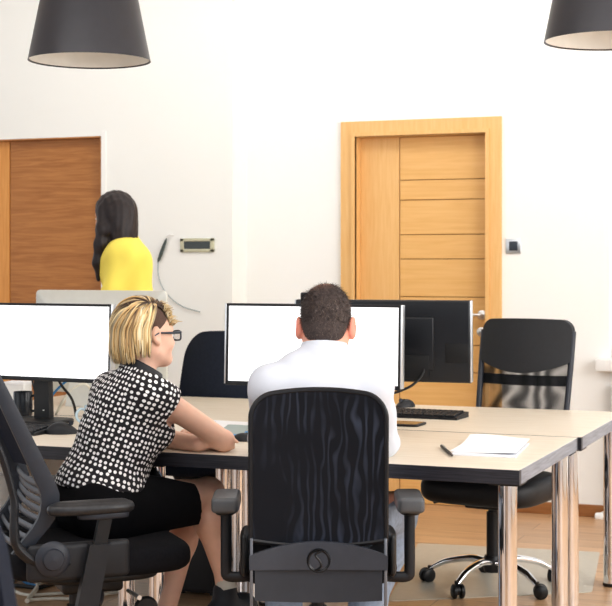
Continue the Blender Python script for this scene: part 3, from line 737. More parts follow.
# papers on the front right corner
def sheet(name, label, corners, z, lift=0.0, material=PAPER, th=.0008, n=10, cat='paper', group=None):
    P4 = [onz(x, y, TOP+z) for x, y in corners]; cen = sum(P4, Vector())/4; mb = MB(); top = []
    for j in range(n+1):
        for i in range(n+1):
            a, b_ = i/n, j/n
            p = (P4[0]*(1-a)+P4[1]*a)*(1-b_)+(P4[3]*(1-a)+P4[2]*a)*b_ - cen
            zz = lift*(max(0, b_-.4)/.6)**2*(.5+.5*math.sin(3*a+1))+lift*.35*(a**3)
            top.append((p.x, p.y, zz))
    bot = [(x, y, z_-th) for x, y, z_ in top]; N = len(top); fs = []; id_ = lambda i, j: j*(n+1)+i
    for j in range(n):
        for i in range(n):
            q = (id_(i, j), id_(i+1, j), id_(i+1, j+1), id_(i, j+1)); fs += [q, tuple(N+k for k in q[::-1])]
    rim = [id_(i, 0) for i in range(n+1)]+[id_(n, j) for j in range(1, n+1)]+[id_(i, n) for i in range(n-1, -1, -1)]+[id_(0, j) for j in range(n-1, 0, -1)]
    for a, b_ in zip(rim, rim[1:]+rim[:1]): fs.append((a, N+a, N+b_, b_))
    mb.add(top+bot, fs); o = mb.build(name, material, None, loc=(cen.x, cen.y, TOP+z)); return tag(o, label, cat, group)
sheet('notepad', 'white notepad stack under a curled sheet at the front right desk corner', ((450, 453.5), (515, 456.5), (529, 443), (472, 441.5)), .0055, 0, mat('pad_paper', srgb(236, 238, 244), .8, var=.02), .005, cat='notepad')
sheet('paper_sheet', 'loose curled white paper sheet on top of the notepad at right', ((449, 451), (516, 455), (530, 441.5), (470, 440)), .0070, .022)
a, b_ = onz(441.5, 446, TOP+.006), onz(453, 456, TOP+.006)
t = empty('pen', 'short black pen lying left of the white notepad', 'pen', ((a.x+b_.x)/2, (a.y+b_.y)/2, TOP+.006)); o_ = Matrix.Translation(-t.location)
q = MB(); q.M = o_; q.tube([a, a.lerp(b_, .35), a.lerp(b_, .7)], .005, 12); q.build('barrel', BLACK, t)
q = MB(); q.M = o_; q.tube([a.lerp(b_, .7), a.lerp(b_, .9), b_], [.005, .004, .001], 12); q.build('tip', mat('pen_tip', srgb(70, 60, 58), .5), t)
q = MB(); q.M = o_; q.tube([a.lerp(b_, .02)+Vector((0, 0, .006)), a.lerp(b_, .4)+Vector((0, 0, .006))], .0018, 8); q.tube([a.lerp(b_, .03), a.lerp(b_, .03)+Vector((0, 0, .006))], .0018, 8); q.build('clip', SILVER, t)
# papers left of the man
sheet('paper_sheet', 'white paper sheet on the desk behind the blonde womans forearm', ((205, 431), (244, 433), (250, 422), (214, 420)), .0012, .0)
sheet('paper_sheet', 'blue paper sheet under grey sheet left of the man', ((213, 439), (238, 439.5), (250, 431), (222, 430.5)), .0028, .0, mat('blue_paper', srgb(112, 168, 214), .8, var=.03))
sheet('paper_sheet', 'grey green paper sheet lying over blue sheet left of the man', ((214, 433.5), (243, 434), (251, 426), (228, 425.5)), .0044, .004, mat('grey_green_paper', srgb(176, 188, 186), .8, var=.03))
a, b_ = onz(205, 421.5, TOP+.005), onz(214, 422, TOP+.005)
t = empty('pencil', 'thin dark pencil on the back desk right of the woman', 'pencil', ((a.x+b_.x)/2, (a.y+b_.y)/2, TOP+.005)); o_ = Matrix.Translation(-t.location)
q = MB(); q.M = o_; q.tube([a-(b_-a), a, b_], .004, 8); q.build('barrel', BLACKM, t); q = MB(); q.M = o_; q.tube([b_, b_+(b_-a)*.2], [.004, .001], 8); q.build('tip', EDGE, t)

# mugs
def mug(label, p, R, H, material, hmat, hang, cat='mug'):
    t = empty('mug', label, cat, (p.x, p.y, TOP))
    MB().lathe([(0, 0), (R*.86, 0), (R*.95, .006), (R, .02), (R, H-.003), (R-.0015, H), (R-.004, H-.001), (R-.0045, .01), (0, .008)], seg=40).build('cup', material, t)
    ca, sa = math.cos(hang), math.sin(hang)
    pts = [((R-.003+dx)*ca, (R-.003+dx)*sa, z) for dx, z in ((0, H*.82), (.018, H*.84), (.031, H*.68), (.032, H*.45), (.02, H*.27), (0, H*.22))]
    MB().tube(spline(pts, 6), .0055, 10).build('handle', hmat, t); return t
mug('black mug with handle left of the monitor stand', onz(23, 416.5, TOP), .040, .105, mat('black_ceramic', srgb(36, 39, 44), .25), MATS['black_ceramic'], YAW-.1)
mug('pale blue mug half hidden behind the blonde womans back', onz(94, 427, TOP), .038, .085, mat('pale_blue_ceramic', srgb(196, 216, 226), .25), MATS['pale_blue_ceramic'], PI+YAW+.2)
p_ = onz(18, 405, TOP); t = empty('box', 'small white box on the desk behind the black mug', 'box', (p_.x, p_.y, TOP), .1)
MB().box((0, 0, .05), (.10, .08, .10), .004).build('carton', WHITEP, t); MB().box((0, 0, .101), (.104, .084, .014), .003).build('lid', PAPER, t)

# ------------------------------------------------------------------ cables
def cable(name, label, pts, r, m, cat='cable', group=None):
    sp = spline(pts, 8); b0 = Vector(pts[0]); q = MB(); q.M = Matrix.Translation(-b0); q.tube(sp, r, 8)
    return tag(q.build(name, m, None, loc=b0), label, cat, group)
BLUEC = mat('blue_cable', srgb(52, 132, 190), .45); WHITEC = mat('white_cable', srgb(232, 228, 214), .5); BLACKC = mat('black_cable', srgb(22, 23, 26), .5)
cable('cable', 'black cable curving down behind the left monitor to the desk', [at(57, 377, 6.1), at(62, 386, 6.1), at(70, 396, 6.12), at(74, 405, 6.15), onz(76, 416, TOP+.004)], .0055, BLACKC)
cable('cable', 'thin black cable left of the left monitor stand', [at(32, 380, 6.1), at(35, 392, 6.1), at(38, 400, 6.1), onz(40, 414, TOP+.004)], .004, BLACKC)
cable('cable', 'blue cable slanting behind the left monitor stand', [at(72, 378, 6.2), at(64, 383, 6.2), at(54, 393, 6.2), at(48, 402, 6.2), onz(45, 412, TOP+.004)], .005, BLUEC)
cable('cable', 'white cable arching on the desk right of left monitor stand', [onz(56, 414, TOP+.004), at(62, 403, 6.2), at(71, 390, 6.22), at(84, 384, 6.25), at(92, 392, 6.3), onz(96, 412, TOP+.004)], .005, WHITEC)
# cable from the monitor seen from behind
kp_ = [(rear.matrix_basis @ (R3 @ Vector((-.16, .066, -.055))))]
cable('cable', 'black video cable hanging under the rear facing black monitor', [at(423, 361, 5.74), at(424, 370, 5.72), at(420, 378, 5.71), at(411, 386, 5.70), at(400, 391, 5.70), at(388, 396, 5.70), at(378, 410, 5.70)], .005, BLACKC)
FC = [('white cable looping over the floor at lower left', [(0, 561), (4, 559.5), (18, 558.6), (34.5, 572), (38, 585), (27, 601)], WHITEC, .010),
      ('white cable lying flat on the floor under the womans chair', [(11, 589.5), (22, 594), (33, 595), (50, 594), (66, 593)], WHITEC, .007),
      ('white cable nearest the bottom edge under the womans chair', [(28, 600), (45, 599), (60, 598.5), (80, 598), (130, 590)], WHITEC, .007),
      ('blue cable running over the floor at lower left', [(3, 571), (7, 568.5), (20, 562), (29, 558.6), (40, 556)], BLUEC, .007),
      ('blue cable nearer the camera on the lower left floor', [(6, 579), (14, 576), (24, 570), (23.6, 581), (38, 586)], BLUEC, .006),
      ('black cable zigzagging over the lower left floor', [(0, 552), (14, 557), (27, 558.6), (24, 569), (11, 582)], BLACKC, .008),
      ('black cable crossing the floor towards the womans chair base', [(8, 585), (22, 586), (38, 587.6), (50, 584), (62, 579), (80, 577)], BLACKC, .009)]
for lab, pts, m_, r in FC: cable('cable', lab, [onz(x, y, r+.0005) for x, y in pts], r, m_)
cable('cable', 'thin black cable hanging from the desk at left edge behind chair', [at(24, 492, 5.9), at(14, 506, 5.9), at(4, 518, 5.9), at(-8, 527, 5.9)], .004, BLACKC)

# computer tower standing under the desk
p_ = vec((215-306)/1480*6.35, 6.35)
t = empty('computer_tower', 'black computer tower under the desk behind the womans legs', 'computer', (p_.x, p_.y, 0), 0)
MB().box((0, 0, .235), (.2, .44, .44), .008).build('case', BLACKM, t)
MB().box((0, -.222, .235), (.186, .012, .42), .006).build('front_panel', mat('panel_black', srgb(34, 35, 38), .35), t)
for i in range(2): MB().box((0, -.229, .40-i*.05), (.15, .004, .038), .002).build('drive_bay', BLACK, t)
MB().lathe([(0, 0), (.011, 0), (.011, -.004), (0, -.005)], (.06, -.228, .30), 20, 'Y').build('power_button', SILVER, t)
for sx in (-1, 1):
    for sy in (-1, 1): MB().lathe([(0, 0), (.014, 0), (.014, .016), (0, .016)], (sx*.07, sy*.17, 0), 16).build('foot', BLACK, t)
# ------------------------------------------------------------------ people
def skinmat(name, c1, c2):
    m = mat(name, c1, .5, var=.04, scale=25); n, L, b = nodes(m)
    b.inputs['Subsurface Weight'].default_value = .12; b.inputs['Subsurface Radius'].default_value = (.012, .005, .003); b.inputs['Subsurface Scale'].default_value = .6
    return m
SKIN_W = skinmat('fair_skin', srgb(236, 192, 168), None); SKIN_M = skinmat('warm_skin', srgb(228, 166, 142), None); SKIN_S = skinmat('tan_skin', srgb(206, 158, 128), None)
EYEW = mat('eye_white', (.9, .9, .88), .15); IRIS = mat('iris_dark', srgb(60, 44, 34), .1)
def frame(phi, pitch=0, roll=0):
    """columns right, forward, up; phi in degrees from image right towards the far side, pitch down positive"""
    p, q = math.radians(phi), math.radians(pitch)
    f = np.array(vec(math.cos(p), math.sin(p))); r = np.array(vec(math.sin(p), -math.cos(p)))
    up = np.array([0, 0, 1.0]); f2 = f*math.cos(q)-up*math.sin(q); u = np.cross(r, f2)
    a = math.radians(roll); r2 = r*math.cos(a)+u*math.sin(a); u2 = u*math.cos(a)-r*math.sin(a)
    return np.stack([r2, f2, u2], 1)
def J(x, y, Y): return np.array(at(x, y, Y))
def head(F, c, R, s=1.0, ear=(0, 0, 1)):
    P = lambda r, f, u: c+R@(np.array([r, f, u])*s)
    A = lambda *r: np.array(r)*s
    F.ell(P(0, -.012, .035), A(.074, .094, .085), R, .02)
    F.ell(P(0, .028, -.028), A(.060, .066, .082), R, .04)
    F.ell(P(0, .072, -.086), A(.024, .022, .021), R, .035)
    for q in (-1, 1):
        F.cone(P(q*.05, .0, -.055), P(q*.02, .07, -.088), .018*s, .013*s, .03)
        F.ell(P(q*.040, .060, -.028), A(.023, .024, .022), R, .03)
    F.cone(P(-.034, .082, .024), P(.034, .082, .024), .011*s, k=.02)
    for q in (-1, 1): F.ell(P(q*.032, .096, .002), A(.017, .014, .011), R, .012, 'sub')
    for q in (-1, 1): F.ell(P(q*.032, .078, .002), A(.0125, .0125, .0125), R, .003)
    F.cone(P(0, .088, .014), P(0, .113, -.028), .007*s, .0115*s, .012)
    for q in (-1, 1): F.ell(P(q*.011, .101, -.032), A(.009, .012, .008), R, .008)
    F.ell(P(0, .092, -.0555), A(.022, .010, .0065), R, .007); F.ell(P(0, .090, -.067), A(.019, .010, .007), R, .007)
    F.ell(P(0, .1035, -.0612), A(.02, .006, .0018), R, .003, 'sub')
    for q in (-1, 1):
        a = .5*q; Re = R@np.array([[math.cos(a), math.sin(a), 0], [-math.sin(a), math.cos(a), 0], [0, 0, 1]])
        F.ell(P(q*(.079+ear[0]), -.012, .003+ear[1]), A(.009, .019, .032)*ear[2], Re, .006)
        F.ell(P(q*(.077+ear[0]), -.004, -.024+ear[1]), A(.008, .010, .012), Re, .006)
        F.ell(P(q*(.090+ear[0]), -.009, .005+ear[1]), A(.008, .011, .020), Re, .006, 'sub')
    return P
def eyes(P, R, parent, base, s=1.0):
    for q in (-1, 1):
        c = P(q*.032, .0805, .002); f = R[:, 1]
        mb = MB(); u = R[:, 2]; r = R[:, 0]
        rings = []
        for i in range(9):
            a = PI*i/8; rings.append([tuple(c-base+f*(.0125*math.cos(a))+(r*math.cos(t)+u*math.sin(t))*max(1e-4, .0125*math.sin(a))) for t in np.linspace(0, 2*PI, 16, endpoint=False)])
        mb.loft(rings); e = mb.build('eye', EYEW, parent)
        mb = MB(); rings = [[tuple(c-base+f*d+(r*math.cos(t)+u*math.sin(t))*rr_) for t in np.linspace(0, 2*PI, 14, endpoint=False)] for rr_, d in ((.0062, .0112), (.0045, .0123), (.0005, .0129))]
        mb.loft(rings); mb.build('iris', IRIS, e)
def hand(F, w, d, n, side, curl=.35, s=1.0, spread=.12):
    """w wrist, d finger direction, n back of the hand, side +1: thumb towards n x d"""
    d = np.array(d, float); d /= np.linalg.norm(d); n = np.array(n, float); n -= d*(n@d); n /= np.linalg.norm(n); l = np.cross(n, d)*side
    offs = [.030, .010, -.010, -.028]; lens = [.070, .078, .072, .056]
    for i, (o, L) in enumerate(zip(offs, lens)):
        k0 = w+d*.018*s+l*o*.45*s; k1 = w+d*(.090-.006*abs(i-1))*s+l*o*s+n*.004
        F.cone(k0, k1, .0145*s, .0105*s, .016)
        p = k1; ang = spread*(1.2-i)*.5; dd = d*math.cos(ang)+l*math.sin(ang); nn = n.copy(); r = .0092*s
        for fr, c in ((.45, curl*.7), (.30, curl*1.2), (.25, curl)):
            d2 = dd*math.cos(c)-nn*math.sin(c); nn = nn*math.cos(c)+dd*math.sin(c); dd = d2
            q = p+dd*L*fr*s; F.cone(p, q, r, r*.93, .004); r *= .92; p = q
    t0 = w+d*.03*s+l*.02*s; t1 = t0+(d*.6+l*.75-n*.25)*.042*s; t2 = t1+(d*.85+l*.35-n*.3)*.034*s; t3 = t2+(d*.95+l*.05-n*.3)*.026*s
    F.cone(t0, t1, .016*s, .0115*s, .014); F.cone(t1, t2, .0108*s, .010*s, .004); F.cone(t2, t3, .0098*s, .0082*s, .004)
def shoe(name, a, toe, m, parent, base, R=.04, laces=True, h=.0045, sole=None):
    """a ankle, toe tip; soft trainer"""
    a = np.array(a); toe = np.array(toe); d = toe-a; d[2] = 0; L = np.linalg.norm(d); d /= L; up = np.array([0, 0, 1.0])
    drop = toe-a
    heel = a-d*.05+up*(-.055); mid = a+drop*.55+up*.012; tip = toe
    F = Field(np.minimum(a, toe)-.14, np.maximum(a, toe)+.14, h)
    F.cone(a+up*.01, a-up*.04, .042, .045, .02); F.cone(heel, a+drop*.35+up*(-.035), .036, .043, .03); F.cone(a+drop*.3-up*.02, mid, .044, .042, .03); F.cone(mid, tip, .042, .030, .03)
    o = F.build(name, m, parent, base)
    if laces:
        q = MB()
        l = np.cross(d, up)
        for i in range(4):
            c = a+drop*(.26+.11*i)+up*(.030-.004*i); q.tube(spline([tuple(c-base-l*.03-up*.016), tuple(c-base+up*.012), tuple(c-base+l*.03-up*.016)], 6), .0042, 6)
        q.build('laces', GREYP, o)
    return o

# ================================================================== the blonde woman
LEAN = 14
RT = frame(36, LEAN)                   # torso
base_w = np.array(onz(100, 600, 0)); pz = at(95, 500, 4.95); base_w = np.array([pz.x, pz.y, 0.0])
sR, sL = J(152, 393, 4.88), J(113, 394, 5.09)
eR, eL = J(224, 441, 5.03), J(136, 434, 5.28)
wR, wL = J(196, 435, 5.25), J(199, 444, 5.02)
hpR, hpL = J(112, 507, 4.87), J(92, 500, 5.02)
kR, kL = J(208, 494, 5.18), J(196, 505, 5.36)
aR, aL = J(225, 581, 5.12), J(164, 622, 5.05)
hc = J(147, 336.5, 5.0); RH = frame(41, 0, 3); HS = .92
neck0 = J(139, 378, 4.98)
lo = np.min([sR, sL, eR, eL, wR, wL, hpR, hpL, kR, kL, aR, aL, hc], 0)-np.array([.22, .22, .12]); hi = np.max([sR, sL, eR, eL, wR, wL, hpR, hpL, kR, kL, aR, aL, hc], 0)+np.array([.22, .22, .2])
F = Field(lo, hi, .0045)
def torso_w(F, g=0.0, k=.06):
    F.ell(J(100, 500, 4.93), (.158+g, .120+g, .115+g), RT, k)
    F.ell(J(106, 470, 4.95), (.130+g, .102+g, .11+g), RT, k)
    F.ell(J(119, 438, 4.97), (.142+g, .112+g, .12+g), RT, k)
    F.ell(J(130, 408, 4.98), (.150+g, .102+g, .10+g), RT, k)
    F.cone(sL, sR, .050+g, .050+g, .06)
    for q in (-1, 1):
        F.ell(J(128, 422, 4.98)+RT@np.array([q*.07, .066, .0]), (.055+g, .05+g, .055+g), RT, .04)
torso_w(F)
hw_ = hc
P_ = head(F, hc, RH, HS)
F.cone(neck0-np.array([0, 0, .03]), P_(0, -.022, -.045), .050, .046, .03)
F.cone(sR, eR, .044, .036, .03); F.cone(eR, eR+(wR-eR)*.35, .037, .039, .01); F.cone(eR+(wR-eR)*.35, wR, .037, .025, .02)
F.cone(sL, eL, .044, .036, .03); F.chain([eL, eL+(wL-eL)*.35, wL], [.036, .038, .026], .015)
hand(F, wR, np.array(vec(-.3, .9, 0)), (0, 0, 1), 1, .35, .9)
hand(F, wL, J(233, 436, 5.10)-wL, (0, 0, 1), -1, .22, .9)
F.cone(hpR, kR, .082, .056, .05); F.cone(hpL, kL, .082, .056, .05)
for k_, a_ in ((kR, aR), (kL, aL)):
    d = a_-k_; bk_ = RT[:, 1]*-.018
    F.cone(k_, k_+d*.12, .058, .052, .02); F.cone(k_+d*.08, k_+d*.34+bk_, .049, .050, .03); F.cone(k_+d*.34+bk_, a_, .049, .029, .03)
    F.cone(a_, a_-np.array([0, 0, .05]), .030, .034, .02)
woman = F.build('person', SKIN_W, None, base_w); woman.location = base_w
tag(woman, 'blonde woman in polka dot blouse and glasses seated leaning on the desk', 'person')
eyes(P_, RH, woman, base_w, HS)
# polka dots
DOTS = mat('polka_dot_fabric', srgb(24, 22, 26), .85, var=.05); n, L, b = nodes(DOTS)
at_ = n.new('ShaderNodeAttribute'); at_.attribute_name = 'cloth'
vo = n.new('ShaderNodeTexVoronoi'); vo.voronoi_dimensions = '2D'; vo.inputs['Scale'].default_value = 57; vo.inputs['Randomness'].default_value = .36
L.new(at_.outputs['Vector'], vo.inputs['Vector'])
rp = n.new('ShaderNodeValToRGB'); rp.color_ramp.elements[0].position = .29; rp.color_ramp.elements[1].position = .335
rp.color_ramp.elements[0].color = (*srgb(250, 248, 248), 1); rp.color_ramp.elements[1].color = (*srgb(28, 25, 30), 1)
L.new(vo.outputs['Distance'], rp.inputs['Fac']); L.new(rp.outputs['Color'], b.inputs['Base Color'])
def cloth_uv(v):
    a0, a1 = J(96, 497, 4.94), J(134, 395, 4.98); ax = (a1-a0)/np.linalg.norm(a1-a0); q = v-a0; t = q@ax
    r = RT[:, 0]-ax*(RT[:, 0]@ax); r /= np.linalg.norm(r); f = np.cross(ax, r)
    x, y = q@r, q@f; an = np.arctan2(x, y)   # seam behind
    an = np.arctan2(x*.8, -y*-1.0)
    rr_ = np.clip(np.sqrt(x*x+y*y), .05, .3)
    return np.stack([an*.135, t, np.zeros_like(t)], 1)
FB = Field(lo, hi, .005)
torso_w(FB, .010)
FB.cone(neck0-np.array([0, 0, .025]), neck0+RT@np.array([0, -.012, .018]), .068, .060, .03)
sle = sR+(eR-sR)*.30; FB.cone(sR, sle, .060, .056, .03); sll = sL+(eL-sL)*.3; FB.cone(sL, sll, .056, .052, .03)
HEM_HERE = 1
# gathered hem hanging over the skirt
dn = -RT[:, 2]
FB.wob(lambda P: .0035*np.sin((P@RT[:, 0])*75+np.sin(P[..., 2]*30)*1.5)*np.clip((.80-P[..., 2])/.16, 0, 1)+.0022*np.sin(P[..., 2]*55+(P@RT[:, 0])*25))
torso_w(FB, .010, .04); FB.ell(J(100, 488, 4.94), (.170, .134, .10), RT, .05)
FB.cut(J(100, 486, 4.94), np.array([0, 0, -1.0])-RT[:, 1]*.08)
for s0, e0 in ((sR, eR), (sL, eL)):
    ax = (e0-s0)/np.linalg.norm(e0-s0)
    p0 = s0+(e0-s0)*.235
    # cut only near the sleeve
    _, P = FB.sub(FB.lo, FB.lo+FB.h*(FB.n-1)); dd = (P-p0)@ax; rad = np.linalg.norm((P-p0)-dd[..., None]*ax, axis=-1)
    FB.D = np.where(rad < .066, np.maximum(FB.D, np.where(dd < .12, dd, -1)), FB.D).astype(np.float32)
nk_ax = RT@np.array([.1, .25, .97])
FB.cut(neck0+nk_ax*.024, nk_ax)
blouse = FB.build('blouse', DOTS, woman, base_w, ('cloth', cloth_uv)); blouse['label'] = 'black blouse with white polka dots'
# dark collar band
Fc = Field(neck0-.16, neck0+.16, .004)
Fc.cone(neck0-np.array([0, 0, .02]), P_(0, -.02, -.06), .080, .066, .01); Fc.cut(neck0+nk_ax*.046, nk_ax); Fc.cut(neck0-nk_ax*.002, -nk_ax)
Fc.build('collar', mat('collar_black', srgb(30, 31, 36), .5), woman, base_w)
# skirt
FS = Field(lo, hi, .0055)
FS.ell(J(100, 502, 4.93), (.170, .132, .12), RT, .05); FS.ell(J(102, 478, 4.95), (.145, .118, .09), RT, .06)
FS.cone(hpR, kR, .100, .074, .06); FS.cone(hpL, kL, .100, .072, .06); FS.cone((hpR+hpL)/2, (kR+kL)/2, .095, .066, .06); DR = np.array([0, 0, -.05]); FS.cone(hpR+DR, kR+DR, .09, .066, .05); FS.cone(hpL+DR, kL+DR, .09, .066, .05)
FS.cone(hpR-np.array([0, 0, .01])-RT[:, 1]*.05, hpL-np.array([0, 0, .01])-RT[:, 1]*.03, .096, .096, .05)
td = (kR-hpR)/np.linalg.norm(kR-hpR); FS.cut(hpR+(kR-hpR)*.75, td+np.array([0, 0, .12]))
FS.cut(np.array([0, 0, .486]), (0, 0, -1))
FS.cut(J(104, 466, 4.95), RT[:, 2])
FS.build('skirt', mat('black_skirt_cloth', srgb(17, 17, 20), .95, var=.1, spec=.15), woman, base_w)
SHOE = mat('dark_shoe', srgb(30, 34, 42), .6)
shoe('shoe', aR-np.array([0, 0, .045]), J(258, 622, 5.26), SHOE, woman, base_w); shoe('shoe', aL-np.array([0, 0, .05]), J(186, 662, 5.2), SHOE, woman, base_w)
for a_, k_ in ((aR, kR), (aL, kL)):
    q = MB(); d = (k_-a_)/np.linalg.norm(k_-a_); q.tube([tuple(a_-base_w-d*.03), tuple(a_-base_w+d*.008)], [.036, .0345], 20, caps=False); q.build('sock', mat('grey_sock', srgb(200, 196, 186), .9) if 'grey_sock' not in MATS else MATS['grey_sock'], woman)
# fingernail peeking over the arm
# glasses
GL = mat('glasses_frame', srgb(44, 54, 66), .3); LENS = mat('clear_lens', (.95, .97, 1), .05, alpha=.18)
PL = lambda r, f, u: tuple(P_(r, f, u)-base_w)
q = MB()
for s in (-1, 1):
    ring = [PL(s*.036+.026*math.copysign(abs(math.cos(t))**.6, math.cos(t)), .112-.008*abs(math.cos(t)*.5+.5*s*0), .000+.0175*math.copysign(abs(math.sin(t))**.7, math.sin(t))) for t in np.linspace(0, 2*PI, 28)]
    q.tube(ring, .0030, 8)
    q.tube([PL(s*.062, .108, .012), PL(s*.072, .100, .011), PL(s*.078, .05, .010), PL(s*.082, -.004, .012), PL(s*.080, -.022, .002)], [.0042, .0045, .004, .003, .0025], 8)
q.tube([PL(-.010, .113, .004), PL(0, .116, .006), PL(.010, .113, .004)], .0026, 8)
gl = q.build('glasses', GL, woman)
q = MB()
for s in (-1, 1):
    ring = [PL(s*.036+.025*math.copysign(abs(math.cos(t))**.6, math.cos(t)), .111, .000+.0168*math.copysign(abs(math.sin(t))**.7, math.sin(t))) for t in np.linspace(0, 2*PI, 27, endpoint=False)]
    ring2 = [PL(s*.036+.025*math.copysign(abs(math.cos(t))**.6, math.cos(t)), .1125, .000+.0168*math.copysign(abs(math.sin(t))**.7, math.sin(t))) for t in np.linspace(0, 2*PI, 27, endpoint=False)]
    q.loft([ring, ring2])
q.build('lens', LENS, gl)
# hair: shaved undercut cap plus long swept locks
def vcolmat(name, rough, bump=False):
    m = mat(name, (1, 1, 1), rough, var=.02); n, L, b = nodes(m); a = n.new('ShaderNodeAttribute'); a.attribute_name = 'col'
    mx = n.new('ShaderNodeMix'); mx.data_type = 'RGBA'; mx.blend_type = 'MULTIPLY'; mx.inputs[0].default_value = 1
    src = b.inputs['Base Color'].links[0].from_socket; L.new(src, mx.inputs[6]); L.new(a.outputs['Color'], mx.inputs[7]); L.new(mx.outputs[2], b.inputs['Base Color']); return m
HAIR = vcolmat('hair_strands', .45)
Fh = Field(hc-.17, hc+.17, .004)
Fh.ell(P_(0, -.014, .037), np.array((.0765, .096, .0865))*HS, RH, .02); Fh.ell(P_(0, -.05, -.02), np.array((.062, .058, .06))*HS, RH, .03)
Fh.cut(P_(0, .062, .04), RH@np.array([0, 1, -.25])); Fh.cut(P_(0, .012, -.002), RH@np.array([0, .75, -.75])); Fh.cut(P_(0, 0, -.062), RH@np.array([0, 0, -1.]))
UC = mat('shaved_brown_hair', srgb(92, 70, 60), .9, var=.25, scale=300)
hair = Fh.build('hair', UC, woman, base_w); hair['label'] = 'dark shaved hair under long blonde top locks'
mb = MB()
dk = np.array(srgb(70, 50, 38)); bl = [np.array(srgb(*c)) for c in ((240, 218, 172), (226, 196, 142), (248, 234, 200), (206, 170, 118), (236, 210, 160))]
SC, SO = np.array([.0775, .098, .088]), np.array([0, -.014, .037])
def on_scalp(d, out): return SO+d/np.linalg.norm(d/1.0)*(SC+out)
def slerp(a, b, t):
    w = math.acos(max(-1, min(1, float(a@b)))); return a if w < 1e-4 else (math.sin((1-t)*w)*a+math.sin(t*w)*b)/math.sin(w)
for i in range(520):
    ps = math.radians(random.uniform(-165, 72)); lay = random.random()
    g = min(1, max(0, .5+.5*math.cos(ps*.75)+random.uniform(-.3, .2)))              # where along the parting the lock starts
    rx, ry = .030+.012*g+random.uniform(-.004, .004), .074-.118*g
    x, y = rx/SC[0], (ry-SO[1])/SC[1]; d0 = np.array([x, y, math.sqrt(max(.02, 1-x*x-y*y))]); d0 /= np.linalg.norm(d0)
    th = math.radians(97); d1 = np.array([math.sin(th)*math.sin(ps), -math.sin(th)*math.cos(ps), math.cos(th)])
    ln = random.uniform(-.098, -.074) if abs(ps) < 1.9 else random.uniform(-.09, -.05)
    pts = []
    for t_ in (0, .16, .34, .56, .8, 1.0):
        out = .003+(.008+.022*lay)*min(1, t_/.4)+.004*math.exp(-((t_-.2)/.15)**2)
        pts.append(on_scalp(slerp(d0, d1, t_), out))
    if ps > .75: ln = random.uniform(-.080, -.045)
    e = pts[-1]; tip = e.copy(); tip[2] = ln; sh_ = random.uniform(.86, 1.0); tip[0] = SO[0]+(e[0]-SO[0])*sh_; tip[1] = SO[1]+(e[1]-SO[1])*sh_
    mid = (e+tip)/2; mid[0] *= 1.04; mid[1] = SO[1]+(mid[1]-SO[1])*1.05; pts += [mid, tip]
    sp = spline([tuple(P_(*p)-base_w) for p in pts], 4)
    nn = len(sp); R_ = random.uniform(.0026, .0050); c0 = random.choice(bl)*random.uniform(.86, 1.04); dark = random.random() < .14; rootl = random.uniform(.04, .46)
    cols = []
    for j in range(nn):
        s_ = j/(nn-1); w_ = min(1, max(0, (rootl-s_)/.16+.5)); c_ = c0*(1-w_)+dk*w_
        if dark: c_ = c_*.45+dk*.55
        cols.append((*c_, 1))
    mb.tube(sp, [R_*(.7+.3*min(1, j/4))*(1-.75*(max(0, j/(nn-1)-.75)/.25)**1.5) for j in range(nn)], 6, .6, cols=cols)
# short front tuft
for i in range(90):
    r0 = np.array([random.uniform(.0, .05), random.uniform(.045, .088), 0]); x, y = r0[0]/.0765, (r0[1]+.014)/.102
    r0[2] = .037+.088*math.sqrt(max(0, 1-min(1, x*x+y*y)))+.002
    d = np.array([random.uniform(.1, .5), random.uniform(.0, .55), random.uniform(.3, .8)]); d /= np.linalg.norm(d); L_ = random.uniform(.018, .036)
    pts = [r0, r0+d*L_*.55, r0+d*L_+np.array([.006, .005, -.008])]
    sp = spline([tuple(P_(*p)-base_w) for p in pts], 3); c0 = random.choice(bl)*random.uniform(.75, 1)
    mb.tube(sp, [.0030*(1-.8*j/(len(sp)-1)) for j in range(len(sp))], 5, cols=[(*(dk*.4+c0*.6 if j < 2 else c0), 1) for j in range(len(sp))])
lk = mb.build('hair_locks', HAIR, hair, angle=180); lk['label'] = 'blonde swept locks with dark roots'

# ================================================================== the man
RM = frame(90, 10)
sR, sL = J(371, 386, 4.68), J(271, 387, 4.66)
eR, eL = J(381, 443, 4.92), J(266, 441, 4.98)
wR, wL = J(348, 437, 5.13), J(306, 435, 5.20)
hpR, hpL = J(350, 520, 4.66), J(292, 520, 4.66)
kR, kL = J(396, 510, 5.02), J(272, 515, 5.10)
aR, aL = J(352, 655, 4.92), J(290, 655, 4.95)
hc = J(326, 325, 4.80); RH = frame(84, 17, 0)
neck0 = J(323, 360, 4.72); base_m = np.array([*np.array(vec(.044, 4.62))[:2], 0.0])
pts_ = [sR, sL, eR, eL, wR, wL, hpR, hpL, kR, kL, aR, aL, hc]
lo = np.min(pts_, 0)-np.array([.22, .22, .16]); hi = np.max(pts_, 0)+np.array([.22, .25, .2])
def torso_m(F, g=0.0):
    F.ell(J(321, 512, 4.64), (.170+g, .125+g, .12+g), RM, .06); F.ell(J(321, 470, 4.66), (.150+g, .110+g, .12+g), RM, .06)
    F.ell(J(321, 432, 4.69), (.168+g, .118+g, .12+g), RM, .06); F.ell(J(321, 400, 4.70), (.172+g, .105+g, .085+g), RM, .06)
    F.cone(sL, sR, .055+g, .055+g, .06)
    F.cone(neck0+np.array([0, 0, -.01]), (sR+neck0)/2+np.array([0, 0, .012]), .052+g, .045+g, .05); F.cone(neck0+np.array([0, 0, -.01]), (sL+neck0)/2+np.array([0, 0, .012]), .052+g, .045+g, .05)
F = Field(lo, hi, .0045); torso_m(F)
P_ = head(F, hc, RH, 1.03, (.007, -.012, 1.08))
F.cone(neck0-np.array([0, 0, .03]), P_(0, -.020, -.045), .063, .060, .035)
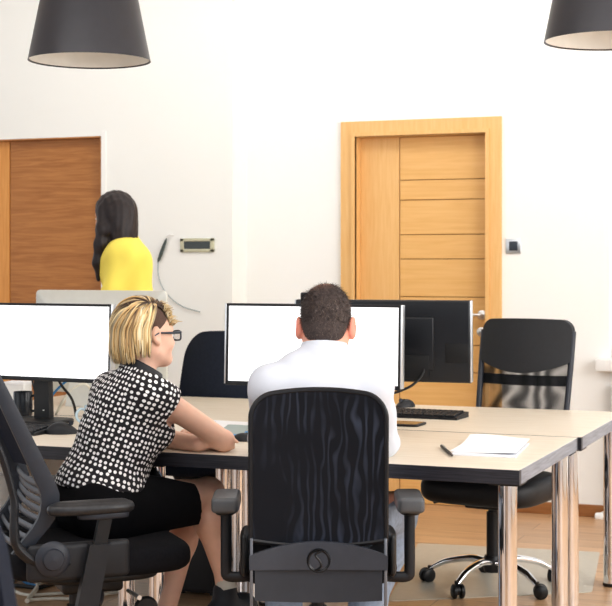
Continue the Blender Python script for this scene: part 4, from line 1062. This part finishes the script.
for s0, e0, w0 in ((sR, eR, wR), (sL, eL, wL)):
    F.cone(s0, e0, .052, .041, .03); F.chain([e0, e0+(w0-e0)*.3, w0], [.040, .041, .028], .015)
hand(F, wR, np.array(vec(-.25, .95, -.05)), (0, 0, 1), 1, .3); hand(F, wL, np.array(vec(.25, .95, -.05)), (0, 0, 1), -1, .3)
for h_, k_, a_ in ((hpR, kR, aR), (hpL, kL, aL)):
    F.cone(h_, k_, .085, .058, .04); d = a_-k_; F.cone(k_, k_+d*.33, .056, .055, .03); F.cone(k_+d*.33, a_, .055, .034, .03)
man = F.build('person', SKIN_M, None, base_m); man.location = base_m
tag(man, 'dark haired man in white shirt and jeans seated with his back turned', 'person')
eyes(P_, RH, man, base_m, 1.03)
SHIRT = mat('white_shirt_cotton', srgb(212, 216, 225), .85, var=.01, bump=.1, bscale=700)
FB = Field(lo, hi, .005); torso_m(FB, .014)
for s0, e0, w0 in ((sR, eR, wR), (sL, eL, wL)):
    FB.cone(s0, e0, .069, .057, .03); FB.chain([e0, e0+(w0-e0)*.3, e0+(w0-e0)*.96], [.053, .053, .042], .02)
FB.wob(lambda P: .0030*np.sin((P@RM[:, 0])*38+P[..., 2]*22)*np.clip((1.02-P[..., 2])/.12, 0, 1)+.0025*np.sin(P[..., 2]*48-(P@RM[:, 0])*20+np.sin((P@RM[:, 0])*17)*1.5))
FB.cone(neck0-np.array([0, 0, .0]), P_(0, -.028, -.062), .074, .069, .015)
FB.cut(P_(0, -.05, -.072), RH@np.array([0, -.10, 1.0]))
FB.cut(np.array([0, 0, .505]), (0, 0, -1))
sh = FB.build('shirt', SHIRT, man, base_m)
Fc = Field(np.minimum(neck0, hc)-.15, np.maximum(neck0, hc)+.15, .004)
cax = P_(0, -.028, -.062)-neck0; cax /= np.linalg.norm(cax)
Fc.cone(neck0-cax*.02, P_(0, -.028, -.062), .080, .0735, .01); Fc.cut(P_(0, -.05, -.069), RH@np.array([0, -.10, 1.0])); Fc.cut(neck0-cax*.012, -cax)
Fc.build('collar', SHIRT, sh, base_m)
DENIM = mat('washed_denim', srgb(158, 172, 192), .9, var=.14, scale=60, bump=.2, bscale=800)
FJ = Field(lo, hi, .0055); FJ.ell(J(321, 515, 4.64), (.185, .140, .12), RM, .05)
for h_, k_, a_ in ((hpR, kR, aR), (hpL, kL, aL)):
    FJ.cone(h_, k_, .100, .074, .05); d = a_-k_; FJ.cone(k_, k_+d*.3, .074, .070, .03); FJ.cone(k_+d*.3, a_-d*.02, .070, .058, .03)
FJ.wob(lambda P: .004*np.sin(P[..., 2]*60+(P@RM[:, 1])*45)*np.sin((P@RM[:, 0])*30))
FJ.cut(np.array([0, 0, .60]), (0, 0, 1))
FJ.build('jeans', DENIM, man, base_m)
BROWNS = mat('brown_shoe', srgb(84, 58, 42), .5)
for a_, s in ((aR, 1), (aL, -1)): shoe('shoe', a_-np.array([0, 0, .015]), a_+np.array(vec(.05*s, .19, -.06))*1.0, BROWNS, man, base_m)
# hair
Fh = Field(hc-.18, hc+.18, .004)
Fh.ell(P_(0, -.014, .038), np.array((.0785, .099, .0895))*1.03, RH, .02); Fh.ell(P_(0, -.052, -.015), np.array((.066, .056, .072))*1.03, RH, .03)
for q in (-1, 1): Fh.cone(P_(q*.066, .014, .02), P_(q*.066, .018, -.014), .009, .006, .01)
Fh.cut(P_(0, .052, .06), RH@np.array([0, 1, -.6])); Fh.cut(P_(0, .022, 0), RH@np.array([0, 1, -.35])); Fh.cut(P_(0, -.07, -.078), RH@np.array([0, .25, -1.]))
HM = mat('short_brown_hair', srgb(74, 63, 60), .75, var=.3, scale=160, bump=.5, bscale=350); n, L, b = nodes(HM)
hair = Fh.build('hair', HM, man, base_m)
for q in (-1, 1):
    n_, L_, b_ = nodes(SKIN_M); tcx = n_['Texture Coordinate']; ec = P_(q*.088, -.010, -.012)-base_m
    vv = n_.new('ShaderNodeVectorMath'); vv.operation = 'DISTANCE'; vv.inputs[1].default_value = tuple(ec); L_.new(tcx.outputs['Object'], vv.inputs[0])
    rr_ = n_.new('ShaderNodeMapRange'); rr_.inputs[1].default_value = .018; rr_.inputs[2].default_value = .045; rr_.inputs[3].default_value = .75; rr_.inputs[4].default_value = 0; L_.new(vv.outputs['Value'], rr_.inputs[0])
    mm = n_.new('ShaderNodeMix'); mm.data_type = 'RGBA'; L_.new(rr_.outputs[0], mm.inputs[0]); sk = b_.inputs['Base Color'].links[0].from_socket; L_.new(sk, mm.inputs[6]); mm.inputs[7].default_value = (*srgb(238, 140, 120), 1); L_.new(mm.outputs[2], b_.inputs['Base Color'])
# thinner crown: mix in scalp tone around one point of the head
cp = P_(-.012, -.052, .116)-base_m
tc = n['Texture Coordinate']; vm = n.new('ShaderNodeVectorMath'); vm.operation = 'DISTANCE'; vm.inputs[1].default_value = tuple(cp); L.new(tc.outputs['Object'], vm.inputs[0])
mr = n.new('ShaderNodeMapRange'); mr.inputs[1].default_value = .008; mr.inputs[2].default_value = .055; mr.inputs[3].default_value = .7; mr.inputs[4].default_value = 0; L.new(vm.outputs['Value'], mr.inputs[0])
mx = n.new('ShaderNodeMix'); mx.data_type = 'RGBA'; L.new(mr.outputs[0], mx.inputs[0]); src = b.inputs['Base Color'].links[0].from_socket; L.new(src, mx.inputs[6]); mx.inputs[7].default_value = (*srgb(150, 112, 96), 1); L.new(mx.outputs[2], b.inputs['Base Color'])
mb = MB(); cols_ = [np.array(srgb(*c)) for c in ((58, 48, 47), (76, 64, 60), (104, 90, 82), (46, 39, 39), (136, 122, 112))]
me_ = hair.data; nv = len(me_.vertices); cop = np.array([v.co[:] for v in me_.vertices]); nrm = np.array([v.normal[:] for v in me_.vertices])
crown = P_(0, -.03, .12)-base_m
for i in rng.choice(nv, min(nv, 5200), replace=False):
    p, q = cop[i], nrm[i]
    d0 = np.linalg.norm(p-cp)
    if random.random() < 1.0*max(0, 1-d0/.06): continue
    fl = p-crown; fl = fl-q*(fl@q); L0 = np.linalg.norm(fl); fl = fl/(L0+1e-6)
    loc = RH.T@(p+base_m-hc); short = .45 if loc[2] < -.01 else 1.0
    tip = p+(q*(.35+.4*random.random())+fl*.8+rng.normal(0, .28, 3))*(.007+.009*random.random())*short
    s1 = np.cross(q, fl); s1 /= np.linalg.norm(s1)+1e-6
    c = cols_[rng.integers(5)]
    w_ = .0013
    mb.add([tuple(p-q*.001+s1*w_), tuple(p-q*.001-s1*w_), tuple(p+fl*w_*1.2), tuple(tip)], [(0, 1, 3), (1, 2, 3), (2, 0, 3)], (*c, 1))
mb.build('hair_tips', HAIR, hair, smooth=False)
# cropped beard along the jaw
Fd = Field(hc-.16, hc+.16, .004)
for q in (-1, 1): Fd.cone(P_(q*.064, .006, -.030), P_(q*.048, .034, -.070), .011, .014, .02); Fd.cone(P_(q*.048, .034, -.070), P_(q*.016, .080, -.094), .014, .018, .02)
Fd.ell(P_(0, .084, -.092), (.026, .018, .02), RH, .02)
Fd.build('beard', mat('brown_beard', srgb(96, 72, 60), .85, var=.3, scale=200), man, base_m)

# ================================================================== the woman walking past in yellow
S = 1.0; Ys = 7.35
def K(x, y, dY=0): return np.array(at(x, y, Ys+dY))
RS = frame(168, 6); base_s = np.array([*K(128, 400)[:2], 0.0])
hc = K(114, 217); RH = frame(148, 8)
neck0 = K(124, 239); sR, sL = K(130, 253, .12), K(131, 254, -.14)
sR, sL = K(127, 254, -.10)+0, K(124, 253, .12)+0
# heading left: her left side is towards the camera
eN, eF = K(108, 303, -.17), K(112, 298, .2); wN, wF = K(84, 332, -.16), K(92, 322, .2)
pel = K(134, 335); hpN, hpF = pel+np.array(vec(0, -.09, -.02)), pel+np.array(vec(0, .09, -.02))
kN, kF = hpN+np.array(vec(-.17, 0, -.40)), hpF+np.array(vec(.10, 0, -.41)); aN, aF = np.array([*(hpN+np.array(vec(-.26, 0)))[:2], .10]), np.array([*(hpF+np.array(vec(.34, 0)))[:2], .14])
pts_ = [sR, sL, eN, eF, wN, wF, hpN, hpF, kN, kF, aN, aF, hc]
lo = np.min(pts_, 0)-np.array([.25, .25, .12]); hi = np.max(pts_, 0)+np.array([.25, .25, .2])
def torso_s(F, g=0.0):
    F.ell(pel, (.165+g, .118+g, .12+g), RS, .06); F.ell(K(131, 305), (.125+g, .095+g, .12+g), RS, .06); F.ell(K(126, 275), (.15+g, .112+g, .12+g), RS, .06); F.ell(K(126, 256), (.15+g, .092+g, .075+g), RS, .06)
    F.cone(sR, sL, .052+g, k=.05)
F = Field(lo, hi, .006); torso_s(F); P_ = head(F, hc, RH, .96)
F.cone(neck0-np.array([0, 0, .03]), P_(0, -.02, -.045), .052, .048, .03)
for s0, e0, w0 in ((sR, eN, wN), (sL, eF, wF)): F.cone(s0, e0, .043, .034, .03); F.chain([e0, e0+(w0-e0)*.3, w0], [.034, .035, .024], .015)
hand(F, wN, wN-eN+np.array(vec(-.05, 0, -.05)), vec(0, -1, .3), 1, .3, .9); hand(F, wF, wF-eF+np.array(vec(-.05, 0, -.05)), vec(0, 1, .3), -1, .3, .9)
for h_, k_, a_ in ((hpN, kN, aN), (hpF, kF, aF)): F.cone(h_, k_, .082, .055, .04); d = a_-k_; F.cone(k_, k_+d*.33, .052, .052, .03); F.cone(k_+d*.33, a_, .05, .03, .03)
pers = F.build('person', SKIN_S, None, base_s); pers.location = base_s
tag(pers, 'woman with long dark hair and yellow top standing by the brown door', 'person'); eyes(P_, RH, pers, base_s, .96)
FB = Field(lo, hi, .006); torso_s(FB, .014)
for s0, e0 in ((sR, eN), (sL, eF)): FB.cone(s0, s0+(e0-s0)*1.0, .062, .055, .04)
FB.cone(neck0-np.array([0, 0, .03]), neck0+np.array(vec(-.005, 0, .02)), .075, .066, .03)
FB.wob(lambda P: .004*np.sin(P[..., 2]*34+(P@RS[:, 1])*30)+.003*np.sin((P@RS[:, 1])*52)); FB.cut(pel-np.array([0, 0, .06]), (0, 0, -1)); FB.cut(neck0+np.array([0, 0, .025]), (0, 0, 1))
for s0, e0 in ((sR, eN), (sL, eF)):
    ax = (e0-s0)/np.linalg.norm(e0-s0); p0 = s0+(e0-s0)*.97; _, P = FB.sub(FB.lo, FB.lo+FB.h*(FB.n-1)); dd = (P-p0)@ax; rad = np.linalg.norm((P-p0)-dd[..., None]*ax, axis=-1); FB.D = np.where(rad < .08, np.maximum(FB.D, dd), FB.D).astype(np.float32)
FB.build('yellow_top', mat('yellow_cotton', srgb(252, 232, 108), .85, var=.03, scale=8), pers, base_s)
FJ = Field(lo, hi, .007); FJ.ell(pel-np.array([0, 0, .03]), (.175, .128, .12), RS, .05)
for h_, k_, a_ in ((hpN, kN, aN), (hpF, kF, aF)): FJ.cone(h_, k_, .094, .068, .05); d = a_-k_; FJ.cone(k_, a_-d*.03, .066, .050, .03)
FJ.cut(pel+np.array([0, 0, .05]), (0, 0, 1)); FJ.build('trousers', mat('dark_trouser_cloth', srgb(40, 42, 50), .9), pers, base_s)
shoe('shoe', aN-np.array([0, 0, .015]), np.array([*(aN+np.array(vec(-.18, 0)))[:2], .035]), SHOE, pers, base_s, laces=False, h=.006); shoe('shoe', aF-np.array([0, 0, .05]), np.array([*(aF+np.array(vec(-.17, 0)))[:2], .03]), SHOE, pers, base_s, laces=False, h=.006)
Fh = Field(hc-np.array([.28, .28, .42]), hc+.2, .005)
Fh.ell(P_(0, -.016, .036), (.088, .108, .096), RH, .02); Fh.ell(P_(0, -.050, -.04), (.080, .066, .10), RH, .05); Fh.ell(P_(0, -.050, -.12), (.074, .052, .09), RH, .05)
for q in (-1, 1):
    Fh.chain([P_(q*.072, .02, .03), P_(q*.082, .015, -.06), P_(q*.080, .035, -.14), P_(q*.080, .065, -.23), P_(q*.075, .085, -.31)], [.022, .030, .033, .030, .012], .03)
Fh.wob(lambda P: .0030*np.sin((P@RH[:, 0])*170+np.sin(P[..., 2]*18)*2)*np.sin((P@RH[:, 1])*120)-.0)
HB = mat('long_black_hair', srgb(40, 31, 31), .5, var=.25, scale=60)
Fh.build('hair', HB, pers, base_s)
# ------------------------------------------------------------------ light, striped world and camera
w = bpy.data.worlds.new('striped_world'); bpy.context.scene.world = w; w.use_nodes = True
bg = w.node_tree.nodes['Background']; bg.inputs['Color'].default_value = (.97, .985, 1, 1); bg.inputs['Strength'].default_value = .9
wn, wl = w.node_tree.nodes, w.node_tree.links; wt = wn.new('ShaderNodeTexCoord'); ws = wn.new('ShaderNodeSeparateXYZ'); wl.new(wt.outputs['Generated'], ws.inputs[0])
wa = wn.new('ShaderNodeMath'); wa.operation = 'ARCTAN2'; wl.new(ws.outputs['Y'], wa.inputs[0]); wl.new(ws.outputs['X'], wa.inputs[1])
wm = wn.new('ShaderNodeMath'); wm.operation = 'MULTIPLY'; wm.inputs[1].default_value = 5.0; wl.new(wa.outputs[0], wm.inputs[0])
wsn = wn.new('ShaderNodeMath'); wsn.operation = 'SINE'; wl.new(wm.outputs[0], wsn.inputs[0])
wr = wn.new('ShaderNodeValToRGB'); wmr = wn.new('ShaderNodeMapRange'); wmr.inputs[1].default_value = -1; wl.new(wsn.outputs[0], wmr.inputs[0]); wl.new(wmr.outputs[0], wr.inputs['Fac'])
wr.color_ramp.elements[0].position = .32; wr.color_ramp.elements[0].color = (.22, .24, .28, 1); wr.color_ramp.elements[1].position = .5; wr.color_ramp.elements[1].color = (1.2, 1.27, 1.35, 1)  # dark and bright stripes added all round to streak the chrome reflections
wl.new(wr.outputs['Color'], bg.inputs['Color'])
def area(name, loc, target, size, power, col=(1, 1, 1), sy=None):
    l = bpy.data.lights.new(name, 'AREA'); l.energy = power; l.color = col; l.size = size
    if sy: l.shape = 'RECTANGLE'; l.size_y = sy
    o = bpy.data.objects.new(name, l); C.objects.link(o); o.location = loc
    o.rotation_euler = (Vector(target)-Vector(loc)).to_track_quat('-Z', 'Y').to_euler(); return o
area('window_daylight', (2.2, 4.2, 2.1), (-2.2, 6.0, .8), 3.6, 120, (1, 1, 1), 2.2)
area('ceiling_fill', (-2.0, 3.0, 3.3), (-2.2, 6.0, .6), 4.0, 60, (1, 1, 1), 3.0)
area('back_wall_fill', (-3.0, 6.6, 3.3), (-3.2, 8.1, 1.6), 4.5, 30, (1, 1, 1), 1.0)
area('side_fill', (2.3, 6.6, 1.9), (-3.5, 7.2, 1.3), 2.0, 45, (1, 1, 1), 2.2)  # added lamp that brightens the wall return and the desk ends
cam = bpy.data.cameras.new('camera'); co = bpy.data.objects.new('camera', cam); C.objects.link(co)
co.location = (0, 0, EYE); co.rotation_euler = (PI/2, 0, YAW)
cam.sensor_width = 36; cam.lens = FPX*36/612; cam.shift_y = (HY-303)/612; cam.clip_end = 100
cam.dof.use_dof = True; cam.dof.focus_distance = 4.9; cam.dof.aperture_fstop = 9
sc = bpy.context.scene; sc.camera = co
sc.view_settings.view_transform = 'Standard'; sc.view_settings.look = 'None'; sc.view_settings.exposure = .34; sc.view_settings.gamma = .9
try:
    sc.cycles.use_denoising = True; sc.cycles.max_bounces = 8; sc.cycles.transparent_max_bounces = 12
except Exception: pass
